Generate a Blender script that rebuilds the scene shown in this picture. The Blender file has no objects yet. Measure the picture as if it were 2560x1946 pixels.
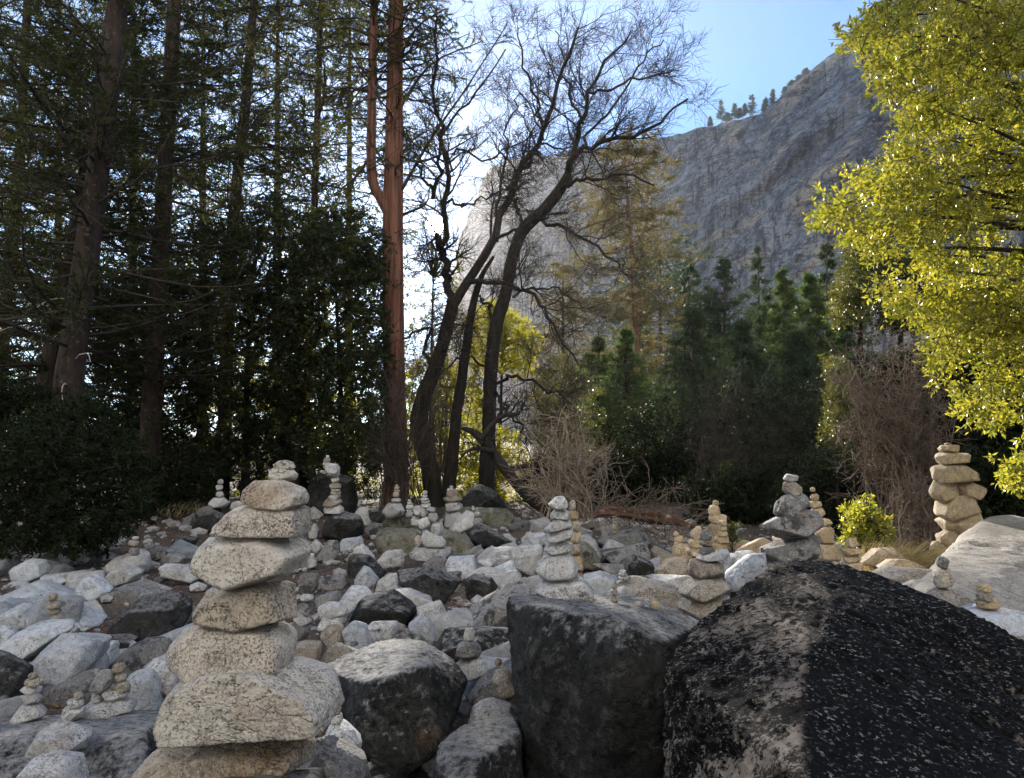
import bpy, bmesh, math, random
import numpy as np
from mathutils import Vector, Matrix

random.seed(5)
RNG = np.random.default_rng(11)
scene = bpy.context.scene
COL = scene.collection

# ------------------------------------------------------------------ camera, sky, sun, exposure
F = 1932.0                       # focal length in photo pixels (photo is 2560 wide)
PITCH = math.radians(5.0)
CAM = np.array([0.0, 0.0, 1.5])
cam_data = bpy.data.cameras.new("camera")
cam_data.sensor_width = 36.0
cam_data.lens = 36.0 * F / 2560.0
cam_data.clip_start = 0.05
cam_data.clip_end = 6000.0
cam = bpy.data.objects.new("camera", cam_data)
COL.objects.link(cam)
cam.location = CAM
cam.rotation_euler = (math.radians(90) + PITCH, 0, 0)
scene.camera = cam

SUN_AZ = math.radians(-5.8)      # left of straight ahead
SUN_EL = math.radians(16.9)
SUN_DIR = Vector((math.sin(SUN_AZ) * math.cos(SUN_EL), math.cos(SUN_AZ) * math.cos(SUN_EL), math.sin(SUN_EL)))

world = bpy.data.worlds.new("World")
scene.world = world
world.use_nodes = True
wn = world.node_tree
wn.nodes.clear()
sky = wn.nodes.new("ShaderNodeTexSky")
sky.sky_type = 'NISHITA'
sky.sun_disc = False
sky.sun_elevation = SUN_EL
sky.sun_rotation = SUN_AZ
sky.altitude = 1200.0
sky.air_density = 1.0
sky.dust_density = 0.0
sky.ozone_density = 4.0
wbg = wn.nodes.new("ShaderNodeBackground")
wbg.inputs['Strength'].default_value = 0.10
wout = wn.nodes.new("ShaderNodeOutputWorld")
wn.links.new(sky.outputs[0], wbg.inputs[0])
# the sun itself, seen low between the trees, with the narrow aureole round it
wgeo = wn.nodes.new("ShaderNodeTexCoord")
wdot = wn.nodes.new("ShaderNodeVectorMath")
wdot.operation = 'DOT_PRODUCT'
wn.links.new(wgeo.outputs['Generated'], wdot.inputs[0])
wdot.inputs[1].default_value = SUN_DIR
wac = wn.nodes.new("ShaderNodeMath")
wac.operation = 'ARCCOSINE'
wn.links.new(wdot.outputs['Value'], wac.inputs[0])
wr = wn.nodes.new("ShaderNodeMapRange")
wr.inputs[1].default_value, wr.inputs[2].default_value = math.radians(.30), math.radians(.75)
wr.inputs[3].default_value, wr.inputs[4].default_value = 60.0, 0.0
wn.links.new(wac.outputs[0], wr.inputs[0])
wem = wn.nodes.new("ShaderNodeBackground")
wem.inputs[0].default_value = (1.0, .93, .80, 1)
wn.links.new(wr.outputs[0], wem.inputs[1])
wadd = wn.nodes.new("ShaderNodeAddShader")
wn.links.new(wbg.outputs[0], wadd.inputs[0])
wn.links.new(wem.outputs[0], wadd.inputs[1])
wn.links.new(wadd.outputs[0], wout.inputs[0])

sun_data = bpy.data.lights.new("sun", 'SUN')
sun_data.energy = 5.0
sun_data.angle = math.radians(0.53)
sun_data.color = (1.0, 0.90, 0.77)
sun = bpy.data.objects.new("sun", sun_data)
COL.objects.link(sun)
sun.rotation_euler = SUN_DIR.to_track_quat('Z', 'Y').to_euler()

vs = scene.view_settings
vs.view_transform = 'Standard'
vs.look = 'None'
vs.exposure = 1.45
vs.gamma = 1.0
vs.use_curve_mapping = False
scene.cycles.max_bounces = 5
scene.cycles.diffuse_bounces = 3
scene.cycles.glossy_bounces = 2
scene.cycles.transmission_bounces = 3
scene.cycles.volume_bounces = 0
scene.cycles.use_denoising = True
scene.cycles.sample_clamp_indirect = 4.0

# ------------------------------------------------------------------ photo measurements -> places
FR = {'S': (0, 0, 1.0), 'V': (0, 0, 1 / 1.1584), 'Z1': (0, 1300, 2.6), 'Z2': (640, 1300, 2.6), 'Z3': (1180, 1150, 3.055),
      'Z4': (740, 1120, 4.093), 'ZA': (0, 1050, 1.8744), 'ZR': (1660, 1050, 1.8756), 'ZO': (800, 0, 1.2927),
      'ZS': (900, 300, 2.8), 'ZT': (1400, 600, 2.4), 'ZB': (2000, 500, 2.8), 'ZC': (1650, 200, 3.23), 'ZP': (0, 300, 2.8)}

def src(fr, x, y):
    a, b, s = FR[fr]
    return a + x / s, b + y / s

def ray(fr, x, y):
    sx, sy = src(fr, x, y)
    u, v = (sx - 1280) / F, (973 - sy) / F
    yw, zw = math.cos(PITCH) - v * math.sin(PITCH), math.sin(PITCH) + v * math.cos(PITCH)
    return np.array([u / yw, 1.0, zw / yw])

def W(fr, x, y, Y):
    return CAM + ray(fr, x, y) * Y

def ground_base(y):
    return 0.015 * np.minimum(y, 20.0) + 0.03 * np.maximum(y - 45.0, 0.0)

def ground_depth(fr, x, y):
    """distance at which the line of sight through a photo point meets the ground"""
    r = ray(fr, x, y)
    k = 0.015 - r[2]
    if k <= 0.075:
        return 20.0
    return min(1.5 / k, 20.0)

# ------------------------------------------------------------------ noise
def _hash(ix, iy, iz, seed):
    h = (ix.astype(np.int64) * 374761393 + iy.astype(np.int64) * 668265263 + iz.astype(np.int64) * 2147483647 + seed * 144665) & 0xFFFFFFFF
    h = ((h ^ (h >> 13)) * 1274126177) & 0xFFFFFFFF
    h = ((h ^ (h >> 15)) * 2246822519) & 0xFFFFFFFF
    return ((h ^ (h >> 16)) & 0xFFFFFF).astype(np.float64) / 0xFFFFFF

def vnoise(p, seed=0):
    i = np.floor(p).astype(np.int64)
    f = p - i
    f = f * f * f * (f * (f * 6 - 15) + 10)
    r = 0
    for dx in (0, 1):
        wx = f[:, 0] if dx else 1 - f[:, 0]
        for dy in (0, 1):
            wy = f[:, 1] if dy else 1 - f[:, 1]
            for dz in (0, 1):
                wz = f[:, 2] if dz else 1 - f[:, 2]
                r = r + wx * wy * wz * _hash(i[:, 0] + dx, i[:, 1] + dy, i[:, 2] + dz, seed)
    return r * 2 - 1

def fbm(p, octv=4, seed=0, gain=0.5):
    a, s, out = 1.0, 1.0, 0
    for k in range(octv):
        out = out + a * vnoise(p * s + k * 17.3, seed + k * 31)
        a *= gain
        s *= 2.03
    return out

# ------------------------------------------------------------------ mesh helpers
def mesh_from(name, chunks, smooth=True):
    """chunks: list of (verts Nx3, faces Kx3 or Kx4)"""
    vs_, loops, starts, tot = [], [], [], []
    off = 0
    ls = 0
    for v, f in chunks:
        v = np.asarray(v, dtype=np.float64).reshape(-1, 3)
        f = np.asarray(f, dtype=np.int64)
        if len(v) == 0 or len(f) == 0:
            continue
        vs_.append(v)
        k = f.shape[1]
        loops.append((f + off).ravel())
        starts.append(ls + np.arange(len(f)) * k)
        tot.append(np.full(len(f), k))
        ls += f.size
        off += len(v)
    me = bpy.data.meshes.new(name)
    V = np.concatenate(vs_)
    L = np.concatenate(loops)
    ST = np.concatenate(starts)
    TO = np.concatenate(tot)
    me.vertices.add(len(V))
    me.vertices.foreach_set('co', V.astype(np.float32).ravel())
    me.loops.add(len(L))
    me.loops.foreach_set('vertex_index', L.astype(np.int32))
    me.polygons.add(len(ST))
    me.polygons.foreach_set('loop_start', ST.astype(np.int32))
    me.polygons.foreach_set('loop_total', TO.astype(np.int32))
    me.update(calc_edges=True)
    me.polygons.foreach_set('use_smooth', np.full(len(ST), smooth))
    return me

def put(name, me, mat, loc=(0, 0, 0), parent=None, label=None, cat=None, group=None, kind=None):
    o = bpy.data.objects.new(name, me)
    COL.objects.link(o)
    o.location = Vector([float(c) for c in loc])
    if parent is not None:
        o.parent = parent
    if me is not None and mat is not None and len(me.materials) == 0:
        me.materials.append(mat)
    for k, v in (('label', label), ('category', cat), ('group', group), ('kind', kind)):
        if v:
            o[k] = v
    return o

def root(name, loc, label, cat, group=None):
    o = put(name, None, None, loc, None, label, cat, group)
    o.empty_display_size = 0.2
    return o

_ICO = {}
def ico(sub):
    if sub not in _ICO:
        bm = bmesh.new()
        bmesh.ops.create_icosphere(bm, subdivisions=sub, radius=1.0)
        v = np.array([x.co[:] for x in bm.verts])
        f = np.array([[w.index for w in x.verts] for x in bm.faces])
        bm.free()
        _ICO[sub] = (v, f)
    return _ICO[sub]

def hull_planes(pts, merge=.955):
    bm = bmesh.new()
    for p in pts:
        bm.verts.new(p)
    bm.verts.ensure_lookup_table()
    bmesh.ops.convex_hull(bm, input=bm.verts)
    bm.normal_update()
    out = []
    for f in bm.faces:
        n = np.array(f.normal[:])
        if np.linalg.norm(n) < .5:
            continue
        h = float(n @ np.array(f.verts[0].co[:]))
        if h < 0:
            n, h = -n, -h
        out.append((n, max(h, 1e-4)))
    bm.free()
    keep = []
    for n, h in out:
        if all(n @ m < merge for m, _ in keep):
            keep.append((n, h))
    return keep

def rock_verts(pts, sub, p=18.0, rough=1.0, seed=0, chips=6, fine=1.0, merge=.955):
    """an angular or rounded stone: the rounded hull of a few corner points with chips and weathered relief"""
    rg = np.random.default_rng(seed)
    pts = np.asarray(pts, float)
    ext = np.maximum(pts.max(0) - pts.min(0), 1e-3)
    pl = hull_planes(pts, merge)
    for _ in range(chips):
        n = rg.normal(size=3)
        n /= np.linalg.norm(n)
        pl.append((n, float((pts @ n).max()) * rg.uniform(.80, .97)))
    N = np.array([a for a, _ in pl])
    H = np.array([max(b, 0.03 * ext.min()) for _, b in pl])
    v, f = ico(sub)
    d = v * ext
    d = d / np.linalg.norm(d, axis=1, keepdims=True)
    q = np.maximum(d @ N.T / H, 1e-9)
    m = q.max(1, keepdims=True)
    r = 1.0 / (m[:, 0] * ((q / m) ** p).sum(1) ** (1.0 / p))
    r *= 1.03 if p < 80 else 1.0
    P = d * r[:, None]
    s = float(ext.mean())
    n1 = fbm(P * (1.7 / s) + seed * 3.1, 3, seed)
    n2 = fbm(P * (6.5 / s) + seed * 1.7, 3, seed + 5)
    n3 = 1 - np.abs(fbm(P * (20.0 / s) + seed, 5, seed + 9, .66))
    disp = rough * s * (0.009 * n1 + 0.009 * n2 + fine * 0.010 * (n3 - .6))
    P = P + d * disp[:, None]
    return P, f

def lod(size_m, Y):
    px = size_m * 773.0 / max(Y, .5)
    return 6 if px > 125 else 5 if px > 50 else 4 if px > 15 else 3
# ------------------------------------------------------------------ materials
class NT:
    def __init__(self, name):
        self.m = bpy.data.materials.new(name)
        self.m.use_nodes = True
        self.t = self.m.node_tree
        self.t.nodes.clear()
        self.out = self.n('ShaderNodeOutputMaterial')
    def n(self, typ, **kw):
        x = self.t.nodes.new(typ)
        for k, v in kw.items():
            if k[0] == '_':
                setattr(x, k[1:], v)
            else:
                self.set(x, k, v)
        return x
    def set(self, x, k, v):
        key = int(k[1:]) if k[0] == 'i' and k[1:].isdigit() else k.replace('__', ' ')
        if isinstance(v, bpy.types.NodeSocket):
            self.t.links.new(v, x.inputs[key])
        else:
            x.inputs[key].default_value = v
    def noise(self, vec, scale, detail=4.0, rough=.55, dist=0.0):
        return self.n('ShaderNodeTexNoise', Vector=vec, Scale=scale, Detail=detail, Roughness=rough, Distortion=dist).outputs['Fac']
    def ramp(self, fac, a, b, lo=0.0, hi=1.0):
        return self.n('ShaderNodeMapRange', i0=fac, i1=a, i2=b, i3=lo, i4=hi).outputs[0]
    def mix(self, fac, a, b, mode='MIX'):
        x = self.n('ShaderNodeMix', _data_type='RGBA', _blend_type=mode)
        for i, v in ((0, fac), (6, a), (7, b)):
            if isinstance(v, bpy.types.NodeSocket):
                self.t.links.new(v, x.inputs[i])
            else:
                x.inputs[i].default_value = v if i == 0 else (*v, 1.0)
        return x.outputs[2]
    def math(self, op, a, b=0.0):
        return self.n('ShaderNodeMath', _operation=op, i0=a, i1=b).outputs[0]
    def bump(self, h, strength, dist=0.02, normal=None):
        x = self.n('ShaderNodeBump', Height=h, Strength=strength, Distance=dist)
        if normal is not None:
            self.t.links.new(normal, x.inputs['Normal'])
        return x.outputs[0]
    def finish(self, shader):
        self.t.links.new(shader, self.out.inputs[0])
        return self.m

def obj_vec(b, shift=40.0):
    tc = b.n('ShaderNodeTexCoord').outputs['Object']
    oi = b.n('ShaderNodeObjectInfo').outputs['Random']
    off = b.math('MULTIPLY', oi, shift)
    cmb = b.n('ShaderNodeCombineXYZ', X=off, Y=off, Z=off).outputs[0]
    return b.n('ShaderNodeVectorMath', _operation='ADD', i0=tc, i1=cmb).outputs[0], oi

def granite(name, pale, mid, speck=0.5, stain=0.3, lichen=0.3, stain_col=(.20, .11, .05), lichen_col=(.035, .035, .033),
            speck_scale=120.0, rough=.75, bump=.9, vary=.32, flecks=0.0, fleck_col=(.5, .5, .48), moss=0.0, spec=.35, fleck_scale=38.0, top_skylight=0.0, crack=.55):
    b = NT(name)
    v, oi = obj_vec(b)
    big = b.noise(v, 3.0, 6, .6)
    col = b.mix(b.ramp(big, .35, .68), mid, pale)
    cloud = b.noise(v, 22.0, 5, .65)
    col = b.mix(b.ramp(cloud, .40, .70, 0, .55), col, tuple(c * .55 for c in mid))
    if stain > 0:
        s = b.ramp(b.noise(v, 2.6, 6, .62, .6), .66 - .26 * stain, .80 - .26 * stain)
        s2 = b.math('MULTIPLY', s, b.ramp(b.noise(v, 30, 4, .6), .3, .6, .35, .9))
        col = b.mix(s2, col, stain_col)
    if speck > 0:
        sp = b.ramp(b.noise(v, speck_scale, 3, .65), .60 - .10 * speck, .66 - .10 * speck)
        sp = b.math('MULTIPLY', sp, b.ramp(b.noise(v, 9.0, 3), .3, .6, .35, 1.0))
        col = b.mix(b.math('MULTIPLY', sp, .80), col, (.03, .028, .027))
        wt = b.ramp(b.noise(v, speck_scale * .8, 2, .5, .3), .60, .68)
        col = b.mix(b.math('MULTIPLY', wt, .5), col, (.74, .72, .68))
    if lichen > 0:
        l = b.ramp(b.noise(v, 6.0, 9, .72), .70 - .34 * lichen, .76 - .34 * lichen)
        col = b.mix(b.math('MULTIPLY', l, .92), col, lichen_col)
    if flecks > 0:
        fl = b.ramp(b.noise(v, fleck_scale, 9, .82, .6), .70 - .16 * flecks, .76 - .16 * flecks)
        fl = b.math('MULTIPLY', fl, b.ramp(b.noise(v, 5.0, 5), .40, .62, .10, .9))
        f2 = b.ramp(b.noise(v, 13, 9, .82, .3), .52, .60, 0, .7)
        col = b.mix(f2, col, tuple(x * .34 for x in fleck_col))
        col = b.mix(fl, col, fleck_col)
    if moss > 0:
        mo = b.ramp(b.noise(v, 5.0, 6, .65), .62 - .25 * moss, .72 - .25 * moss)
        col = b.mix(b.math('MULTIPLY', mo, .8), col, (.075, .085, .03))
    if top_skylight > 0:                                           # upper side coloured paler, standing in for skylight on top
        nz = b.n('ShaderNodeSeparateXYZ', Vector=b.n('ShaderNodeTexCoord').outputs['Normal']).outputs[2]
        up = b.math('ADD', nz, b.ramp(b.noise(v, 20, 9, .8), .3, .7, -.55, .38))
        col = b.mix(b.ramp(up, .62, .98, 0, top_skylight), col, (.40, .41, .42))
    if crack > 0:
        cl = b.ramp(b.math('ABSOLUTE', b.math('SUBTRACT', b.noise(v, 3.6, 6, .66, .9), .5)), 0.0, .016, crack, 0.0)
        col = b.mix(cl, col, (.05, .047, .044))
    k = b.ramp(oi, 0, 1, 1 - vary, 1 + vary * .35)
    hsv = b.n('ShaderNodeHueSaturation', Color=col, Value=k).outputs[0]
    h = b.math('ADD', b.math('MULTIPLY', b.noise(v, 14, 9, .72), .7), b.math('MULTIPLY', b.noise(v, 60, 6, .75), .4))
    cr = b.ramp(b.math('ABSOLUTE', b.math('SUBTRACT', b.noise(v, 4.5, 5, .6, .8), .5)), 0.0, .018, 0.0, 1.0)
    h = b.math('ADD', h, b.math('MULTIPLY', cr, .25))
    nrm = b.bump(h, bump, .03)
    return b.finish(b.n('ShaderNodeBsdfPrincipled', Base__Color=hsv, Roughness=rough, Specular__IOR__Level=spec, Normal=nrm).outputs[0])

M = {}
M['p'] = granite('pale_granite', (.75, .77, .79), (.47, .48, .49), .5, .12, .25)
M['b'] = granite('skylight_tinted_granite', (.69, .745, .815), (.43, .475, .54), .25, .05, .22)  # blue in the colour stands in for skylight on shaded rocks
M['g'] = granite('grey_granite', (.38, .39, .40), (.20, .205, .21), .6, .12, .50)
M['w'] = granite('tan_stained_granite', (.52, .48, .42), (.37, .33, .27), .6, .45, .15, stain_col=(.24, .16, .10))
M['s'] = granite('sun_toned_granite', (.66, .55, .38), (.52, .40, .24), .4, .3, .05, stain_col=(.42, .25, .10), vary=.2)  # warm tone coloured in for sunlight on the right-hand stones
M['c'] = granite('speckled_cairn_granite', (.82, .77, .69), (.64, .58, .50), .85, .45, .12, stain_col=(.26, .15, .065), speck_scale=170, bump=.9, vary=.12)
M['e'] = granite('cream_cairn_granite', (.84, .81, .75), (.68, .64, .58), .55, .25, .10, stain_col=(.30, .20, .11), speck_scale=140, bump=.9, vary=.15)
M['f'] = granite('brown_mottled_cairn_granite', (.74, .66, .55), (.55, .48, .39), .95, .58, .15, stain_col=(.25, .14, .06), speck_scale=150, bump=1.0, vary=.15)
M['d'] = granite('black_lichened_granite', (.055, .058, .061), (.015, .016, .017), 0, 0, .45, lichen_col=(.009, .009, .010), flecks=.25, fleck_col=(.27, .28, .28), rough=.75, bump=1.0, spec=.12, vary=.25, fleck_scale=24, top_skylight=.55)
M['k'] = granite('dark_boulder_granite', (.055, .058, .059), (.014, .015, .015), 0, .05, .5, lichen_col=(.009, .009, .010), flecks=.28, fleck_col=(.29, .30, .29), rough=.75, bump=1.0, spec=.12, vary=.15, fleck_scale=22, top_skylight=.75)
M['x'] = granite('near_black_boulder', (.022, .020, .018), (.009, .0085, .008), .1, .12, .5, stain_col=(.10, .065, .04), lichen_col=(.006, .006, .006), flecks=.35, fleck_col=(.34, .31, .28), rough=.6, bump=1.0, spec=.35, vary=.05, fleck_scale=45, top_skylight=.12)
M['m'] = granite('mossy_granite', (.27, .27, .22), (.14, .14, .11), .5, .2, .45, moss=.45)
M['r'] = granite('sunlit_grey_boulder', (.56, .53, .49), (.42, .395, .36), .5, .1, .15, bump=1.0)

def ground_mat():
    b = NT('dirt_and_leaf_litter')
    v = b.n('ShaderNodeTexCoord').outputs['Object']
    col = b.mix(b.ramp(b.noise(v, 1.2, 6), .35, .65), (.050, .040, .032), (.10, .083, .068))
    col = b.mix(b.ramp(b.noise(v, 9, 6, .7), .52, .62), col, (.10, .05, .03))
    col = b.mix(b.ramp(b.noise(v, 34, 4, .7), .58, .64), col, (.36, .33, .29))
    col = b.mix(b.ramp(b.noise(v, 50, 3, .6), .56, .62), col, (.035, .03, .025))
    h = b.math('ADD', b.noise(v, 14, 8, .7), b.noise(v, 55, 4, .6))
    return b.finish(b.n('ShaderNodeBsdfPrincipled', Base__Color=col, Roughness=.9, Normal=b.bump(h, .8, .04)).outputs[0])
M['ground'] = ground_mat()

def bark(name, a, c, stretch=(14, 14, 1.2), bump=.9, hi=None):
    b = NT(name)
    tc = b.n('ShaderNodeTexCoord').outputs['Object']
    mp = b.n('ShaderNodeMapping', Vector=tc, Scale=stretch).outputs[0]
    n = b.noise(mp, 1.0, 8, .65, .5)
    col = b.mix(b.ramp(n, .36, .64), a, c)
    if hi:
        col = b.mix(b.ramp(b.noise(tc, 9, 6, .7), .58, .68), col, hi)
    return b.finish(b.n('ShaderNodeBsdfPrincipled', Base__Color=col, Roughness=.9, Normal=b.bump(n, bump, .03)).outputs[0])
M['bark_pine'] = bark('dark_pine_bark', (.012, .008, .007), (.050, .034, .028), (9, 9, 3), 1.0, (.12, .095, .085))
M['bark_cedar'] = bark('red_cedar_bark', (.045, .022, .017), (.26, .115, .075), (16, 16, .7), 1.0)
M['bark_oak'] = bark('dark_oak_bark', (.008, .007, .006), (.030, .025, .021), (10, 10, 3), .9)
M['bark_far'] = bark('red_brown_pine_bark', (.07, .035, .022), (.20, .10, .065), (8, 8, 2), .6)
M['twig_dark'] = bark('dark_twig', (.022, .018, .015), (.060, .048, .038), (6, 6, 6), .3)
M['twig_brown'] = bark('brown_twig', (.07, .050, .038), (.24, .19, .145), (5, 5, 5), .3)
M['twig_pale'] = bark('pale_dead_twig', (.16, .125, .095), (.38, .32, .25), (5, 5, 5), .3)
M['dead_white'] = bark('bleached_dead_branch', (.42, .38, .33), (.60, .57, .52), (5, 5, 5), .3)
M['log'] = bark('red_rotten_wood', (.055, .030, .022), (.20, .11, .078), (4, 20, 20), 1.0, (.50, .42, .34))

def leaf(name, cols, trans, tfac=.45, rough=.55, spec=.2):
    b = NT(name)
    rnd = b.n('ShaderNodeNewGeometry').outputs['Random Per Island']
    v = b.n('ShaderNodeTexCoord').outputs['Object']
    big = b.ramp(b.noise(v, .9, 3), .35, .65)
    c = b.mix(rnd, cols[0], cols[1])
    c = b.mix(b.math('MULTIPLY', big, .6), c, cols[2])
    t = b.mix(rnd, trans[0], trans[1])
    p = b.n('ShaderNodeBsdfPrincipled', Base__Color=c, Roughness=rough, Specular__IOR__Level=spec)
    tr = b.n('ShaderNodeBsdfTranslucent', Color=t)
    mx = b.n('ShaderNodeMixShader', i0=tfac, i1=p.outputs[0], i2=tr.outputs[0])
    return b.finish(mx.outputs[0])
M['needle_dark'] = leaf('dark_pine_needles', ((.012, .020, .008), (.030, .040, .012), (.018, .028, .012)), ((.05, .07, .012), (.14, .15, .025)), .35)
M['needle_cedar'] = leaf('cedar_sprays', ((.020, .030, .010), (.042, .056, .016), (.028, .040, .014)), ((.08, .10, .015), (.20, .19, .03)), .38)
M['needle_far'] = leaf('far_conifer_needles', ((.028, .050, .024), (.050, .080, .032), (.024, .050, .032)), ((.05, .09, .03), (.09, .13, .035)), .30)
M['needle_gold'] = leaf('golden_pine_needles', ((.085, .085, .034), (.14, .13, .05), (.07, .085, .035)), ((.19, .165, .06), (.28, .22, .08)), .45)
M['needle_green'] = leaf('fresh_green_conifer', ((.045, .075, .020), (.07, .11, .028), (.04, .075, .025)), ((.09, .15, .03), (.14, .20, .035)), .38)
M['leaf_dark'] = leaf('dark_evergreen_leaves', ((.008, .013, .006), (.024, .034, .012), (.012, .020, .008)), ((.05, .07, .010), (.13, .14, .015)), .25, .45, .3)
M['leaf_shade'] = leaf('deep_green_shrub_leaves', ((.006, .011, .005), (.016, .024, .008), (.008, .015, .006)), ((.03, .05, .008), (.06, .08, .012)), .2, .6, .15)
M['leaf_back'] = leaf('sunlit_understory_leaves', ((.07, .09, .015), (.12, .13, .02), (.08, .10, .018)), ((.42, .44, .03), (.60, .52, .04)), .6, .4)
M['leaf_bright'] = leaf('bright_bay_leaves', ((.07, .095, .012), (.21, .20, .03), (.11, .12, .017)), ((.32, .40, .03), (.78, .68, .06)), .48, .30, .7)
M['leaf_mid'] = leaf('olive_green_leaves', ((.04, .06, .015), (.08, .09, .02), (.05, .065, .018)), ((.14, .17, .025), (.24, .22, .03)), .40, .4, .4)
M['grass'] = leaf('dry_grass', ((.32, .25, .12), (.46, .38, .20), (.36, .30, .15)), ((.5, .4, .18), (.6, .5, .22)), .4, .6, .2)
M['litter'] = leaf('fallen_brown_leaves', ((.13, .06, .035), (.26, .15, .09), (.17, .09, .055)), ((.2, .1, .05), (.3, .16, .08)), .2, .7, .2)

def cliff_mat():
    b = NT('streaked_cliff_granite')
    tc = b.n('ShaderNodeTexCoord').outputs['Object']
    geo = b.n('ShaderNodeMapping', Vector=tc, Rotation=(0, math.radians(38), 0), Scale=(.008, .02, .06)).outputs[0]
    stra = b.noise(geo, 1.0, 10, .70, .5)
    ver = b.n('ShaderNodeMapping', Vector=tc, Scale=(.20, .05, .010)).outputs[0]
    vert = b.noise(ver, 1.0, 8, .68, .3)
    big = b.noise(tc, .012, 6, .6)
    col = b.mix(b.ramp(big, .35, .65), (.19, .175, .16), (.44, .41, .36))
    col = b.mix(b.ramp(vert, .48, .62, 0, .85), col, (.055, .055, .063))
    pale = b.ramp(b.noise(ver, 2.4, 6, .7), .57, .66, 0, .8)
    col = b.mix(pale, col, (.50, .48, .45))
    tan = b.n('ShaderNodeMapping', Vector=tc, Rotation=(0, math.radians(42), 0), Scale=(.011, .02, .030)).outputs[0]
    tn = b.ramp(b.noise(tan, 1.0, 5, .55, .3), .565, .60)
    col = b.mix(b.math('MULTIPLY', tn, b.ramp(vert, .35, .6, 1, .45)), col, (.56, .40, .26))
    cr = b.ramp(b.math('ABSOLUTE', b.math('SUBTRACT', stra, .5)), 0.0, .028, .95, 0.0)
    cr2 = b.ramp(b.math('ABSOLUTE', b.math('SUBTRACT', b.noise(geo, 3.1, 9, .7, .5), .5)), 0.0, .03, .8, 0.0)
    col = b.mix(b.math('MAXIMUM', cr, cr2), col, (.028, .028, .032))
    jm = b.n('ShaderNodeMapping', Vector=tc, Rotation=(0, math.radians(8), 0), Scale=(.035, .02, .0035)).outputs[0]
    jl = b.ramp(b.math('ABSOLUTE', b.math('SUBTRACT', b.noise(jm, 1.0, 7, .62, .3), .5)), 0.0, .016, .9, 0.0)
    col = b.mix(jl, col, (.025, .025, .028))
    veg = b.ramp(b.noise(tc, .05, 8, .7), .59, .65)
    col = b.mix(b.math('MULTIPLY', veg, .8), col, (.035, .042, .026))
    h = b.math('ADD', stra, b.math('MULTIPLY', b.noise(tc, .25, 8, .7), .5))
    h = b.math('SUBTRACT', h, b.math('MULTIPLY', cr, .4))
    return b.finish(b.n('ShaderNodeBsdfPrincipled', Base__Color=col, Roughness=.85, Normal=b.bump(h, .6, 4.0)).outputs[0])
M['cliff'] = cliff_mat()

def wall_mat():
    b = NT('bounce_wall_granite')
    tc = b.n('ShaderNodeTexCoord').outputs['Object']
    ver = b.n('ShaderNodeMapping', Vector=tc, Scale=(.16, .05, .012)).outputs[0]
    col = b.mix(b.ramp(b.noise(tc, .02, 6, .6), .35, .65), (.44, .44, .435), (.58, .58, .57))
    col = b.mix(b.ramp(b.noise(ver, 1.0, 7, .65), .54, .66, 0, .5), col, (.20, .18, .16))
    return b.finish(b.n('ShaderNodeBsdfPrincipled', Base__Color=col, Roughness=.9).outputs[0])
M['bounce_wall'] = wall_mat()  # surface of the added light-bouncing wall

def black_boulder():
    b = NT('near_black_sun_patched_boulder')
    v = b.n('ShaderNodeTexCoord').outputs['Object']
    col = b.mix(b.ramp(b.noise(v, 5, 7, .65), .35, .7), (.0035, .0035, .0036), (.010, .010, .0102))
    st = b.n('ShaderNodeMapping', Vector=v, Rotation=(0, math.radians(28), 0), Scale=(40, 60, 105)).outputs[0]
    fl = b.ramp(b.noise(st, 1.35, 3, .6), .575, .63)  # pale streaks coloured in as sun glints
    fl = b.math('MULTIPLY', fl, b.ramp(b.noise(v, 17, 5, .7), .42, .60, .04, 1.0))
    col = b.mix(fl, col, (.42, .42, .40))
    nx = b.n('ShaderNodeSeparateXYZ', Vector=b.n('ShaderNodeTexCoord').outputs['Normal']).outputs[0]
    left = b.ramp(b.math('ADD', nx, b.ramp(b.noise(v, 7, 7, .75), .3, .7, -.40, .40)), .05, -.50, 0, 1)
    sun_patches = b.math('ADD', b.math('MULTIPLY', b.noise(v, 3.2, 5, .6, .4), .75), b.math('MULTIPLY', b.noise(v, 42, 9, .82), 1.1))  # tan patches coloured in for sun grazing the rough left face
    cm = b.math('MULTIPLY', b.ramp(sun_patches, .945, .985), left)
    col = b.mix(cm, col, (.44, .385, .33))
    li = b.ramp(b.noise(v, 9, 8, .72), .68, .71)
    col = b.mix(b.math('MULTIPLY', li, .7), col, (.33, .36, .36))
    h = b.math('ADD', b.math('MULTIPLY', b.noise(v, 22, 8, .72), .8), b.math('MULTIPLY', b.noise(v, 60, 5, .7), .5))
    h = b.math('ADD', h, b.math('MULTIPLY', cm, .3))
    return b.finish(b.n('ShaderNodeBsdfPrincipled', Base__Color=col, Roughness=.75, Specular__IOR__Level=.10, Normal=b.bump(h, 1.0, .06)).outputs[0])
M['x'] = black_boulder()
# ------------------------------------------------------------------ ground, cliff
def gz(x, y):
    x, y = np.atleast_1d(np.asarray(x, float)), np.atleast_1d(np.asarray(y, float))
    p = np.stack([x, y, np.zeros_like(x)], 1)
    near = np.clip(1 - (y - 25) / 60, 0.0, 1)
    return ground_base(y) + near * (0.05 * vnoise(p * .7, 3) + .03 * vnoise(p * 2.3, 4)) - .03

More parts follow.
